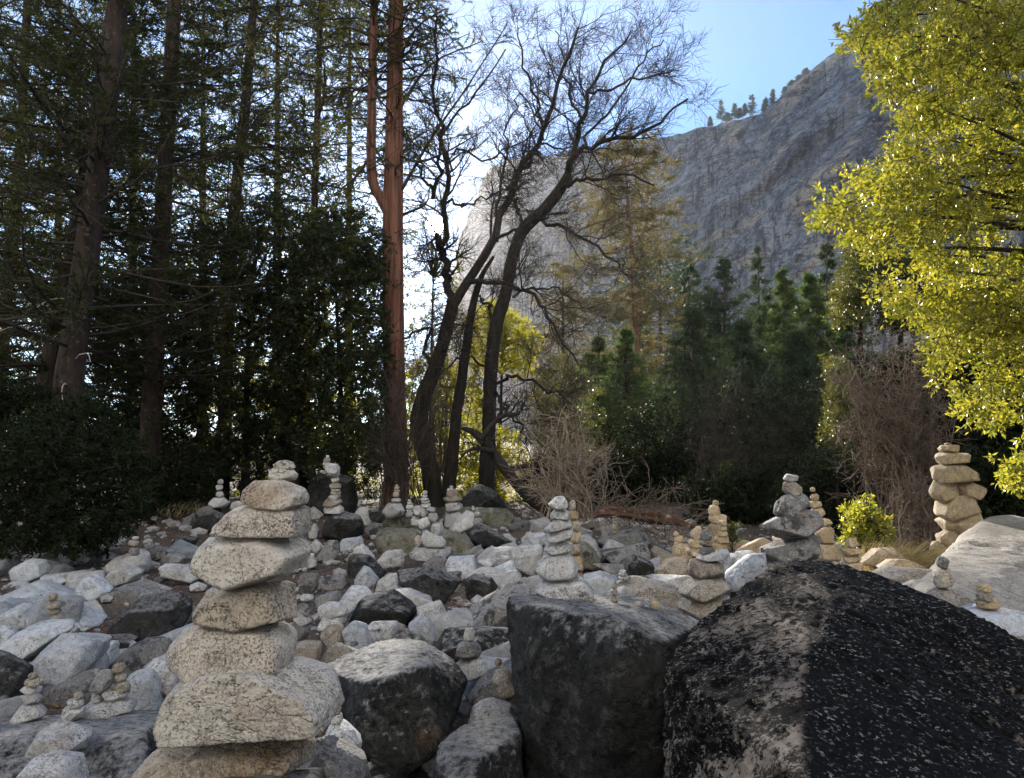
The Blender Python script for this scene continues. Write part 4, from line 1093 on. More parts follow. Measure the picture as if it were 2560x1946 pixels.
# ------------------------------------------------------------------ conifers
def conifer(label, fr, pts, Y, r, nbr=90, blen=2.2, crown=(.15, 1.0), nb2=9, nneed=14, nl=.10, nw=.012, mat='needle_dark', bark_='bark_pine', seed=1,
            droop=-.10, group=None, shape='col', extra_top=0.0, ang=82, cat='tree', name='pine_tree', flat=.35, jit=.16, dead=0, nd=.55, b2=.34, groove=.07, rows=70):
    rg = np.random.default_rng(seed)
    path = pxpath(fr, pts, Y)
    if extra_top:
        top = np.array(path[-1])
        dr = unit(np.array(path[-1]) - np.array(path[-2]))
        path.append(top + dr * extra_top)
    path = drop_base(path)
    rr = list(r) + ([r[-1] * .35] if extra_top else [])
    trunk, P, R = trunk_chunk(path, rr, 20, rows, groove, 2.2, seed)
    o = base_of(path)
    ro = root(name, o, label, cat, group)
    put('trunk', mesh_from('trunk', local([trunk], o)), M[bark_], parent=ro)
    t = np.sort(crown[0] + (crown[1] - crown[0]) * rg.uniform(size=nbr))
    rel = (t - crown[0]) / max(crown[1] - crown[0], 1e-3)
    if shape == 'cone':
        Ls = blen * (1.0 - .93 * rel) * (.75 + .5 * rg.uniform(size=nbr))
    elif shape == 'dome':
        Ls = blen * np.sqrt(np.clip(1 - (rel * 1.6 - .6) ** 2, .05, 1)) * (.6 + .6 * rg.uniform(size=nbr))
    else:
        Ls = blen * (1.0 - .35 * rel) * (.55 + .75 * rg.uniform(size=nbr))
    x = t * (len(P) - 1)
    i = np.minimum(x.astype(int), len(P) - 2)
    p0 = P[i] + (P[i + 1] - P[i]) * (x - i)[:, None]
    az = rg.uniform(0, 2 * math.pi, nbr)
    el = np.radians(90 - ang + rg.normal(size=nbr) * 9)
    d = np.stack([np.cos(az) * np.cos(el), np.sin(az) * np.cos(el), np.sin(el)], 1)
    N = 6
    B = np.zeros((nbr, N, 3))
    B[:, 0] = p0
    for k in range(1, N):
        d = unit(d + rg.normal(size=(nbr, 3)) * .09 + np.array([0, 0, droop + .055 * k * (1 if droop < 0 else 0)]))
        B[:, k] = B[:, k - 1] + d * (Ls / (N - 1))[:, None]
    BR = np.clip(Ls * .012, .008, .05)[:, None] * np.linspace(1, .3, N)[None]
    P2, R2 = grow(B, BR, nb2, Ls * b2, 52, rg, .18, 1.0, 2, jit, -.02, .55, .4, .0035, .45, flat)
    brm = [tubes(B, BR, 4), tubes(P2, R2, 3)]
    put('branches', mesh_from('branches', local(brm, o)), M['twig_dark'] if bark_ != 'bark_far' else M[bark_], parent=ro, kind='stuff')
    a, ta = along(P2, nneed, rg, .1)
    nd1 = unit(ta * nd + rand_dirs(len(a), rg, .8) * .8)
    b_, tb = along(B, nneed, rg, .45)
    nd2 = unit(tb * nd + rand_dirs(len(b_), rg, .8) * .8)
    put('crown', mesh_from('crown', local([needle_tris(a, nd1, nl, nw, rg), needle_tris(b_, nd2, nl, nw, rg)], o), False), M[mat], parent=ro, kind='stuff')
    if dead:
        for k in range(dead):
            tt = rg.uniform(.03, .45)
            j = int(tt * (len(P) - 2))
            az_ = rg.choice([rg.uniform(2.6, 3.9), rg.uniform(-.8, .5), rg.uniform(-2.2, -1.0)])
            L = rg.uniform(.5, 1.1)
            q = [P[j] + np.array([math.cos(az_), math.sin(az_), 0]) * R[j] * .8]
            dv = np.array([math.cos(az_), math.sin(az_), rg.uniform(-.1, .5)])
            for m in range(4):
                q.append(q[-1] + unit(dv) * L / 4)
                dv = dv + np.array([0, 0, -.42]) + rg.normal(size=3) * .12
            put('dead_branch', mesh_from('dead_branch', local([tubes(np.array(q)[None], np.linspace(.012, .006, 5)[None], 5)], o)), M['dead_white'], parent=ro)
    return ro

PINES = 'tall pines of the left forest'
conifer('leaning dark-barked pine with bleached dead twigs at the left', 'V', [(145, 860), (168, 690), (190, 520), (214, 350), (236, 190), (262, -40)], 13.0, [.235, .22, .20, .185, .17, .15], 130, 2.7, (.22, 1.0), 12, 23, .13, .019, seed=2, group=PINES, extra_top=5, dead=11)
conifer('second dark trunk right behind the leaning pine', 'V', [(100, 860), (130, 690), (160, 540), (192, 360), (212, 230), (236, 60)], 14.6, [.20, .19, .175, .16, .14, .12], 110, 2.6, (.15, 1.0), 12, 26, .12, .018, seed=3, group=PINES, extra_top=4, dead=5)
conifer('straight dark fir with hanging foliage left of the dense evergreens', 'V', [(325, 930), (338, 700), (352, 460), (366, 200), (380, -60)], 16.5, [.22, .20, .18, .16, .15], 140, 2.7, (.18, 1.0), 12, 25, .14, .022, seed=4, group=PINES, extra_top=5, mat='needle_dark')
conifer('slender pine with open sunlit top behind the evergreens', 'V', [(482, 1000), (492, 700), (508, 430), (532, 200), (552, -50)], 21, [.20, .18, .16, .14, .11], 130, 3.2, (.32, 1.0), 12, 26, .14, .020, seed=5, group=PINES, extra_top=4, mat='needle_cedar')
conifer('thin dark pine at the far left edge', 'V', [(-5, 880), (15, 640), (40, 380), (62, -40)], 19, [.17, .15, .13, .10], 130, 3.0, (.1, 1.0), 12, 26, .15, .022, seed=6, group=PINES, extra_top=4)
conifer('dark pine cut by the upper left corner', 'V', [(-150, 900), (-120, 600), (-80, 250), (-50, -60)], 16, [.20, .18, .15, .12], 120, 3.0, (.2, 1.0), 12, 24, .14, .022, seed=7, group=PINES, extra_top=4)
conifer('pine with airy branches left of the red-barked cedar', 'V', [(655, 1000), (668, 700), (680, 400), (690, 100), (695, -60)], 24, [.15, .13, .12, .10, .08], 100, 3.0, (.40, 1.0), 11, 34, .13, .017, seed=8, group=PINES, extra_top=4, mat='needle_cedar')

# incense cedar with a second stem
def cedar():
    rg = np.random.default_rng(31)
    path = drop_base(pxpath('V', [(856, 1088), (852, 900), (848, 700), (848, 470), (851, 300), (853, 120), (855, -60)], 18.0))
    path.append(path[-1] + np.array([.02, 0, 5.0]))
    r = [.30, .29, .255, .245, .235, .21, .185, .17, .08]
    tr, P, R = trunk_chunk(path, r, 44, 130, .075, .5, 9, .25)
    o = base_of(path)
    ro = root('cedar_tree', o, 'red-barked cedar with a forked second stem left of the sun', 'tree')
    put('trunk', mesh_from('trunk', local([tr], o)), M['bark_cedar'], parent=ro)
    p2 = pxpath('V', [(846, 470), (820, 425), (803, 380), (802, 250), (805, 100), (809, -60)], 17.9)
    p2.append(p2[-1] + np.array([.02, 0, 4.0]))
    tr2, P2, R2 = trunk_chunk(p2, [.13, .12, .115, .11, .10, .09, .03], 26, 80, .08, .6, 10)
    put('second_stem', mesh_from('second_stem', local([tr2], o)), M['bark_cedar'], parent=ro)
    limbs = [[(856, 470), (890, 455), (920, 440), (928, 400)], [(850, 440), (930, 300), (1000, 200), (1090, 60)], [(852, 250), (930, 140), (1040, 90)], [(803, 330), (770, 380), (720, 420)], [(803, 200), (740, 190), (690, 230)],
             [(852, 330), (900, 350), (960, 330), (1030, 290)], [(840, 520), (800, 560), (745, 545)], [(848, 150), (900, 60), (960, 20)], [(806, 80), (740, 60), (680, 110)]]
    B = np.stack([catmull(pxpath('V', l, 18.0, rg.uniform(-1.2, 1.2)), 9) for l in limbs])
    BR = np.stack([np.linspace(.045, .012, 9)] * len(limbs))
    pathP = np.stack([catmull(path, 40), catmull(p2, 40)])
    S, SR = grow(pathP, np.stack([np.full(40, .09)] * 2), 62, 1.7, 75, rg, .55, 1.0, 6, .16, -.03, .35, .3, .008, .0)
    S2, SR2 = grow(pathP, np.stack([np.full(40, .05)] * 2), 40, .9, 80, rg, .30, .62, 5, .25, -.05, .3, .3, .006, .0)
    A1, A1R = grow(B, BR, 12, .8, 50, rg, .2, 1, 5, .2, -.02, .5, .4, .005)
    A2, A2R = grow(S, SR, 9, .6, 50, rg, .2, 1, 5, .2, -.04, .5, .4, .004)
    A3, A3R = grow(S2, SR2, 6, .4, 50, rg, .2, 1, 4, .25, -.04, .5, .4, .004)
    put('branches', mesh_from('branches', local([tubes(B, BR, 5), tubes(S, SR, 4), tubes(S2, SR2, 4), tubes(A1, A1R), tubes(A2, A2R), tubes(A3, A3R)], o)), M['twig_dark'], parent=ro, kind='stuff')
    ch = []
    for A, n in ((A1, 60), (A2, 52)):
        p, t = along(A, n, rg, .25)
        ch.append(needle_tris(p, unit(t * .7 + rand_dirs(len(p), rg) * .55 + np.array([0, 0, -.25])), .085, .014, rg))
    put('crown', mesh_from('crown', local(ch, o), False), M['needle_cedar'], parent=ro, kind='stuff')
cedar()

# ------------------------------------------------------------------ bare oak
def oak():
    rg = np.random.default_rng(51)
    Y = 19.0
    s = Y / F / 1.2927 / 2          # ZO pixel width -> radius
    trunks = [
        ([(372, 1640), (352, 1500), (320, 1385), (338, 1275), (372, 1190), (402, 1090), (428, 990)], [62, 54, 60, 52, 44, 42, 40], 0),
        ([(410, 1640), (428, 1480), (440, 1350), (462, 1200), (492, 1000), (520, 900), (560, 830)], [44, 38, 36, 32, 26, 18, 10], .6),
        ([(536, 1620), (540, 1500), (546, 1380), (552, 1200), (570, 1050), (600, 950), (625, 820), (660, 740), (722, 680), (772, 618), (800, 570)], [56, 48, 44, 42, 44, 40, 38, 40, 38, 36, 30], 0)]
    limbs = [
        ([(428, 995), (412, 900), (400, 820), (372, 765)], 30, 22, 0), ([(404, 830), (402, 760), (405, 640), (415, 560), (400, 450), (380, 380), (372, 200), (380, 60)], 22, 8, -.5),
        ([(428, 992), (480, 910), (560, 770), (600, 660), (650, 540), (720, 455), (750, 330), (790, 210), (835, 90)], 34, 8, .4),
        ([(800, 570), (822, 500), (850, 400), (872, 300), (925, 200), (1005, 100)], 24, 6, .8), ([(800, 565), (850, 480), (920, 460), (1000, 440), (1100, 395), (1190, 320)], 20, 6, -.6),
        ([(775, 615), (805, 600), (870, 582), (990, 570), (1080, 600)], 15, 5, -1.0), ([(700, 710), (760, 720), (850, 770), (960, 850), (1010, 930)], 14, 5, -1.2),
        ([(482, 912), (600, 920), (700, 960), (765, 1060), (835, 1180)], 17, 5, -1.2), ([(625, 960), (690, 935), (770, 940), (850, 1000)], 10, 4, .9),
        ([(574, 770), (640, 740), (720, 700), (800, 690)], 12, 5, -.8), ([(652, 545), (700, 500), (720, 470), (820, 480), (910, 500)], 12, 4, 1.0),
        ([(640, 770), (645, 690), (630, 650), (600, 640)], 14, 6, .5), ([(572, 780), (575, 640), (600, 520), (610, 400), (650, 300)], 12, 4, .9),
        ([(405, 660), (470, 660), (540, 640), (650, 600)], 9, 4, -.7), ([(415, 560), (440, 480), (540, 520), (620, 470), (700, 440)], 9, 4, -.4), ([(365, 620), (330, 560), (300, 500), (270, 470)], 10, 4, .4),
        ([(365, 640), (390, 560), (385, 470), (430, 380), (500, 300), (600, 160)], 14, 5, .6), ([(850, 400), (800, 300), (790, 200), (760, 100)], 10, 4, .9), ([(870, 300), (960, 280), (1060, 250), (1160, 230)], 10, 4, -.4),
        ([(850, 480), (880, 420), (960, 330), (1050, 190), (1110, 130)], 11, 4, .3), ([(720, 455), (700, 340), (660, 220), (640, 90)], 11, 4, -.6),
        ([(372, 1190), (340, 1130), (350, 1060), (300, 1080), (260, 1100)], 14, 5, -.6), ([(400, 1095), (440, 1050), (500, 1055)], 9, 4, -.5), ([(572, 1240), (640, 1215), (760, 1275), (830, 1330)], 12, 5, -.9),
        ([(540, 1190), (470, 1150), (420, 1180), (370, 1230)], 9, 4, -1.0), ([(570, 1050), (545, 990), (510, 960)], 14, 7, .3), ([(560, 1240), (600, 1330), (650, 1380), (670, 1440)], 10, 4, -.7)]
    o = np.array(W('ZO', 430, 1625, Y))
    o[2] = float(gz(o[0], o[1])[0])
    ro = root('oak_tree', o, 'bare black-limbed oak with several trunks right of the sun', 'tree')
    for pts, w, dy in trunks:
        path = drop_base(pxpath('ZO', pts, Y, dy))
        rr = [w[0] * s] + [x * s for x in w] if len(path) > len(pts) else [x * s for x in w]
        c, _, _ = trunk_chunk(path, rr, 22, 90, .09, 2.4, 60 + len(pts))
        put('trunk', mesh_from('trunk', local([c], o)), M['bark_oak'], parent=ro)
    NP = 16
    B, BR = [], []
    for pts, w0, w1, dy in limbs:
        base = 0.0
        q = catmull(pxpath('ZO', pts, Y + base, dy * 1.8), NP)
        q[1:-1] += rg.normal(size=(NP - 2, 3)) * .045
        B.append(q)
        BR.append(np.linspace(w0, w1, NP) * s)
        put('limb', mesh_from('limb', local([tubes(q[None], BR[-1][None], 9)], o)), M['bark_oak'], parent=ro)
    B, BR = np.array(B), np.array(BR)
    L = np.linalg.norm(np.diff(B, axis=1), axis=2).sum(1)
    keep = L > 1.75
    B, BR, L = B[keep], BR[keep], L[keep]
    nch = np.clip(L * 3.6, 4, 26).astype(int)
    C1, R1 = grow(B, BR, nch, np.clip(L * .38, .8, 1.7), 45, rg, .18, 1.0, 7, .22, .045, .42, .3, .007, .25)
    C2, R2 = grow(C1, R1, 8, .78, 45, rg, .2, 1.0, 5, .24, .04, .6, .4, .0055, .3)
    C3, R3 = grow(C2, R2, 7, .42, 42, rg, .15, 1.0, 2, .22, .04, .65, .5, .0042, .3)
    put('branches', mesh_from('branches', local([tubes(C1, R1, 5), tubes(C2, R2, 3)], o)), M['bark_oak'], parent=ro, kind='stuff')
    put('twigs', mesh_from('twigs', local([tubes(C3, R3, 3)], o)), M['twig_dark'], parent=ro, kind='stuff')
    # the leaning trunk
    pth = pxpath('ZO', [(735, 1650), (680, 1612), (600, 1520), (548, 1450), (500, 1400), (460, 1385)], 16.5, 1.0)
    rr = np.array([40, 38, 36, 34, 26, 12]) * 16.5 / F / 1.2927 / 2
    pth = drop_base(pth)
    rr = list(rr) if len(pth) == 6 else [rr[0]] + list(rr)
    c, LP, LR = trunk_chunk(pth, rr, 18, 50, .08, 2.0, 77)
    o2 = base_of(pth)
    r2 = root('leaning_tree', o2, 'black leaning dead trunk propped below the bare oak', 'tree')
    put('trunk', mesh_from('trunk', local([c], o2)), M['bark_oak'], parent=r2)
    lim = np.stack([catmull(pxpath('ZO', l, 16.8, d), 10) for l, d in (([(520, 1420), (580, 1350), (640, 1338), (660, 1300)], .2), ([(640, 1560), (700, 1535), (790, 1560), (900, 1640)], -.8), ([(600, 1520), (700, 1500), (800, 1480)], .6), ([(560, 1460), (500, 1450), (460, 1470)], -.5))])
    lr = np.stack([np.linspace(.07, .02, 10)] * 4)
    D1, DR1 = grow(lim, lr, 12, 1.0, 45, rg, .2, 1, 6, .25, -.01, .4, .3, .007)
    D2, DR2 = grow(D1, DR1, 7, .5, 45, rg, .2, 1, 4, .25, .0, .6, .5, .005)
    put('branches', mesh_from('branches', local([tubes(lim, lr, 8), tubes(D1, DR1, 5), tubes(D2, DR2, 3)], o2)), M['bark_oak'], parent=r2, kind='stuff')
oak()

# ------------------------------------------------------------------ leafy trees and bushes
def in_poly(pts, poly):
    x, y = pts[:, 0], pts[:, 1]
    ins = np.zeros(len(pts), bool)
    j = len(poly) - 1
    for i in range(len(poly)):
        xi, yi = poly[i]
        xj, yj = poly[j]
        c = ((yi > y) != (yj > y)) & (x < (xj - xi) * (y - yi) / (yj - yi + 1e-9) + xi)
        ins ^= c
        j = i
    return ins

def fill_poly(poly, n, rg):
    a = np.array(poly, float)
    out = []
    while sum(len(q) for q in out) < n:
        q = a.min(0) + (a.max(0) - a.min(0)) * rg.uniform(size=(n * 2, 2))
        out.append(q[in_poly(q, poly)])
    return np.concatenate(out)[:n]

def leafy(label, fr, poly, Y, dY, trunks, nclump, nleaf, leafsize, mat, seed, name='evergreen_tree', cat='tree', group=None, crad=.45, wr=.42, bark_='bark_oak', clusters=None, twig='twig_dark', tr=.10, outward=0.0, sub=6, fine=False, gaps=False):
    """a crown of twig sprays filling an outline and its depth, fed by limbs from the trunks"""
    rg = np.random.default_rng(seed)
    q = fill_poly(poly, nclump, rg)
    if clusters:                                           # gather into boughs with gaps between
        ctr = fill_poly(poly, clusters, rg)
        k = np.argmin(((q[:, None] - ctr[None]) ** 2).sum(2), 1)
        q = q + (ctr[k] - q) * rg.uniform(.0, .75, (len(q), 1))
    if gaps:                                               # openings between the boughs
        g = vnoise(np.stack([q[:, 0] * .022, q[:, 1] * .022, q[:, 0] * 0], 1), seed)
        q = q[g > -.25 + .5 * (rg.uniform(size=len(q)) - .5)]
        nclump = len(q)
    dep = Y + dY * rg.uniform(-.5, .5, nclump)
    C = np.array([W(fr, x, y, d) for (x, y), d in zip(q, dep)])
    tp = [drop_base(pxpath(fr, t, Y, 0)) for t in trunks]
    o = base_of(tp[0])
    ro = root(name, o, label, cat, group)
    spine = []
    for k, t in enumerate(tp):
        n = len(t)
        rr = np.linspace(tr, tr * .3, n)
        c, P, R = trunk_chunk(t, list(rr), 12, 40, .07, 2.5, seed + k)
        put('trunk' if cat == 'tree' else 'stem', mesh_from('trunk', local([c], o)), M[bark_], parent=ro)
        spine.append(P)
    S = np.concatenate([s_[6:] for s_ in spine])
    ctr = C.mean(0)
    # limbs
    sel = C[:: max(1, nclump // 70)]
    dist = ((sel[:, None] - S[None]) ** 2).sum(2) + np.where(S[None, :, 2] > sel[:, None, 2] - .1, 2.0, 0)
    st = S[np.argmin(dist, 1)]
    tt = np.linspace(0, 1, 7)[None, :, None]
    mid = (st + sel) / 2 + rg.normal(size=sel.shape) * .12 + np.array([0, 0, .15])
    LP = (1 - tt) ** 2 * st[:, None] + 2 * tt * (1 - tt) * mid[:, None] + tt ** 2 * sel[:, None]
    LR = np.linspace(tr * .28, .006, 7)[None] * np.ones((len(sel), 1))
    # sprays
    d = unit(C - ctr) * (.35 + outward) + rand_dirs(nclump, rg, .8) * .75 + np.array([0, 0, -.12])
    d = unit(d)
    N = 5
    T = np.zeros((nclump, N, 3))
    T[:, 0] = C - d * crad * .5
    for k in range(1, N):
        d = unit(d + rg.normal(size=d.shape) * .18)
        T[:, k] = T[:, k - 1] + d * crad / (N - 1)
    TR = np.full((nclump, N), .0045) * np.linspace(1, .5, N)
    T2, TR2 = grow(T, TR, sub, crad * .55, 48, rg, .1, 1.0, 3, .2, 0.0, .8, .6, .003, .3)
    put('branches', mesh_from('branches', local([tubes(LP, LR, 4)] + ([tubes(T, TR, 3), tubes(T2[::4], TR2[::4], 3)] if fine else []), o)), M[twig], parent=ro, kind='stuff')
    p, t = along(T2, max(1, nleaf // sub), rg, .05)
    ld = unit(t * .6 + rand_dirs(len(p), rg) * .75)
    put('crown' if cat == 'tree' else 'foliage', mesh_from('crown', local([leaf_quads(p, ld, leafsize, wr, rg, .18) if fine else leaf_tris(p, ld, leafsize, wr * 1.25, rg)], o), False), M[mat], parent=ro, kind='stuff')
    return ro

EV = 'dense evergreens of the left forest'
leafy('dense dark evergreen left of the red-barked cedar', 'V', [(640, 470), (760, 440), (830, 520), (830, 1000), (640, 1010), (600, 780)], 17.2, 2.6, [[(740, 1050), (735, 850), (725, 620)], [(640, 1040), (650, 880), (690, 700)]], 1000, 66, .095, 'leaf_dark', 61, group=EV)
leafy('dark evergreen with two black stems behind the tall cairn', 'V', [(430, 500), (600, 430), (680, 520), (660, 1000), (430, 1010), (400, 700)], 18.5, 2.6, [[(530, 1040), (532, 860), (540, 620)], [(600, 1040), (620, 880), (650, 720)]], 1000, 66, .095, 'leaf_dark', 62, group=EV, tr=.14)
leafy('dark evergreen between the leaning pine and the straight fir', 'V', [(210, 640), (330, 560), (440, 620), (440, 1030), (210, 1040)], 18.0, 2.4, [[(300, 1060), (310, 850), (330, 650)], [(470, 1045), (478, 900), (440, 700)]], 800, 66, .095, 'leaf_dark', 63, group=EV, tr=.12)
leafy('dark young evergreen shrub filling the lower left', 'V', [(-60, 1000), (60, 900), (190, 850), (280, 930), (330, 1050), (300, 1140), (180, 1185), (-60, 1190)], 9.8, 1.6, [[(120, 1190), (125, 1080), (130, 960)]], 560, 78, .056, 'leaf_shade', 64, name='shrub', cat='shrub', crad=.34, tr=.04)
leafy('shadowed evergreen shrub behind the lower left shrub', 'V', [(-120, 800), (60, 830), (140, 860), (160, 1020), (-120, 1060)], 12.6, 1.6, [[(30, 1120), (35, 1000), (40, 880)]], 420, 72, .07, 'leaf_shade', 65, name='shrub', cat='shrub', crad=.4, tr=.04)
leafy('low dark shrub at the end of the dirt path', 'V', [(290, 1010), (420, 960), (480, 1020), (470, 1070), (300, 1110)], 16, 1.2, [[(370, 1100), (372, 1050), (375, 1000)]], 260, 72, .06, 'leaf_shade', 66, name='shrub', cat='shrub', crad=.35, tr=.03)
BK = 'sunlit leaves behind the dark trunks'
leafy('sunlit yellow-green bush between cedar and oak trunks', 'V', [(870, 800), (940, 760), (1040, 830), (1080, 1000), (1060, 1080), (880, 1080)], 24, 2.5, [[(960, 1080), (960, 960), (965, 840)]], 600, 60, .09, 'leaf_back', 71, name='bush', cat='bush', group=BK, tr=.05)
leafy('golden-green round tree top behind the right oak trunk', 'V', [(1000, 690), (1060, 650), (1130, 690), (1165, 740), (1150, 800), (1020, 800)], 27, 3, [[(1075, 1070), (1080, 900), (1085, 730)]], 420, 54, .085, 'leaf_back', 72, group=BK, name='sunlit_tree')
leafy('sunlit bush glimpsed behind the black stems at left', 'V', [(440, 800), (560, 750), (700, 800), (790, 900), (820, 1060), (460, 1070)], 25, 2.5, [[(620, 1075), (620, 980), (625, 870)]], 480, 54, .09, 'leaf_back', 73, name='bush', cat='bush', group=BK, tr=.05)
leafy('sunlit low bush under the leaning dead trunk', 'V', [(1010, 960), (1100, 920), (1140, 1000), (1120, 1090), (1000, 1080)], 21, 1.5, [[(1070, 1085), (1070, 1040), (1072, 980)]], 200, 50, .07, 'leaf_back', 74, name='bush', cat='bush', group=BK, tr=.03)
leafy('pale sunlit tree right behind the red-barked cedar', 'V', [(880, 480), (960, 430), (1000, 560), (990, 760), (890, 790)], 30, 3, [[(930, 1080), (930, 850), (935, 600)]], 230, 34, .085, 'leaf_mid', 75, name='sunlit_tree', group=BK)
leafy('olive bush behind the twiggy thicket', 'V', [(1150, 800), (1230, 760), (1300, 860), (1310, 1050), (1160, 1060)], 24, 2.5, [[(1230, 1080), (1230, 960), (1232, 860)]], 320, 44, .08, 'leaf_mid', 76, name='bush', cat='bush', tr=.05)

UG = 'dark undergrowth under the left forest'
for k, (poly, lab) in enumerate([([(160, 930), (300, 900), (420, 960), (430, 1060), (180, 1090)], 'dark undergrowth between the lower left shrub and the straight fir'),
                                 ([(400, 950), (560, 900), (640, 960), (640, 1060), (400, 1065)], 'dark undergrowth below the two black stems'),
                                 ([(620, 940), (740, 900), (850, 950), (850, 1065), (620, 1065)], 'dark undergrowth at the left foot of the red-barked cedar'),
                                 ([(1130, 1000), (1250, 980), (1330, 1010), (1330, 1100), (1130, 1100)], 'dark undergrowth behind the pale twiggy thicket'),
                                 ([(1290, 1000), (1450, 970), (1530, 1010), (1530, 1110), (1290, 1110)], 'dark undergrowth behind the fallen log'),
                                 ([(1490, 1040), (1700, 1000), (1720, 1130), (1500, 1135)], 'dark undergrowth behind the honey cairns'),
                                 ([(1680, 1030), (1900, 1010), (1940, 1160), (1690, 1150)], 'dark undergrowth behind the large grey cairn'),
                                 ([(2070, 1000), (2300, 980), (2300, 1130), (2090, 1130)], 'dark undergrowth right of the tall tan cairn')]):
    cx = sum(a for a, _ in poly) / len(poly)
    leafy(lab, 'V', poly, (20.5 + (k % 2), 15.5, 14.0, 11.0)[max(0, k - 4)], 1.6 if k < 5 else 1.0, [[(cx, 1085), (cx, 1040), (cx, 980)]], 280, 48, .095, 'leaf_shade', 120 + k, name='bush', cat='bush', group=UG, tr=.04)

# the bright tree at the right
leafy('bright yellow-green broadleaf tree overhanging the right side', 'V', [(1885, 30), (1830, 75), (1870, 150), (1940, 230), (1960, 300), (1860, 375), (1790, 420), (1775, 480), (1830, 510), (1925, 560), (1890, 625), (1990, 700), (2040, 790), (2080, 850), (2095, 905), (2300, 900), (2360, 850), (2360, -60), (1950, -60)],
      7.6, 2.4, [[(2480, 1180), (2440, 800), (2400, 400), (2360, 50)]], 2100, 54, .060, 'leaf_bright', 81, name='broadleaf_tree', crad=.36, wr=.38, tr=.16, outward=.35, fine=True, gaps=True, bark_='bark_pine')
leafy('leafy lower branch of a bright tree at the right edge', 'V', [(2165, 1000), (2230, 960), (2330, 1000), (2330, 1070), (2180, 1050)], 6.2, .7, [[(2420, 1180), (2380, 1100), (2320, 1030)]], 60, 50, .05, 'leaf_bright', 82, name='sapling', cat='sapling', crad=.22, wr=.38, tr=.02, fine=True)
leafy('small bright green shrub beside the dry grass', 'ZR', [(835, 500), (900, 420), (925, 395), (960, 440), (1030, 450), (1040, 520), (1000, 600), (880, 600), (850, 560)], 8.2, .7, [[(950, 640), (945, 580), (940, 470)]], 90, 44, .05, 'leaf_bright', 83, name='shrub', cat='shrub', crad=.22, wr=.4, tr=.015, fine=True)
leafy('tiny green shrub beside the honey cairns', 'ZR', [(295, 500), (330, 510), (345, 560), (310, 580)], 9.0, .3, [[(320, 600), (320, 570), (322, 530)]], 14, 36, .05, 'leaf_mid', 84, name='shrub', cat='shrub', crad=.16, wr=.4, tr=.01)
leafy('orange-green tree behind the left edge of the bright tree', 'ZB', [(350, 230), (520, 230), (560, 420), (480, 560), (470, 800), (240, 860), (260, 620), (320, 420)], 15, 2.0, [[(420, 1750), (420, 1000), (440, 400)]], 330, 60, .055, 'leaf_mid', 85, name='broadleaf_tree', crad=.4)
leafy('dark green tree in the shade of the bright tree', 'ZB', [(520, 420), (800, 330), (980, 500), (900, 900), (560, 900), (480, 700)], 13.5, 2.0, [[(700, 1780), (700, 1200), (710, 600)]], 360, 60, .055, 'leaf_dark', 86, name='broadleaf_tree', crad=.4)
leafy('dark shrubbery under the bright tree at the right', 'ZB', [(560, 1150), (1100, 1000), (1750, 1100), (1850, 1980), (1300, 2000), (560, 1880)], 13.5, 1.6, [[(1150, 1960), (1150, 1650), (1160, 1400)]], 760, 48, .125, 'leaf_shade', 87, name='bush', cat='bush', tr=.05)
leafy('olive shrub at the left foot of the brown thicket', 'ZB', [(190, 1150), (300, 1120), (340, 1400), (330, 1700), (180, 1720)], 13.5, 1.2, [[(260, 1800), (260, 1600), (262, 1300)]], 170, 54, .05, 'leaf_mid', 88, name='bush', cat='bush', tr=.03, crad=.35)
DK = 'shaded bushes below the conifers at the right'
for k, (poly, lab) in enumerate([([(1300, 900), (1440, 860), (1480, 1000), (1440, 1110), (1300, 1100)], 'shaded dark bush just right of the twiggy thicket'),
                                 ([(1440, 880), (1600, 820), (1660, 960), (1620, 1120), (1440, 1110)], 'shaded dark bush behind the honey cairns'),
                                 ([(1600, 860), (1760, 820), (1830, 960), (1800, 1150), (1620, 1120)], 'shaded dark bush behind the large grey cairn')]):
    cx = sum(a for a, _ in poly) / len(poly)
    leafy(lab, 'V', poly, 21 - k, 2.0, [[(cx, 1120), (cx, 1040), (cx, 940)]], 330, 50, .08, 'leaf_shade', 90 + k, name='bush', cat='bush', group=DK, tr=.05)

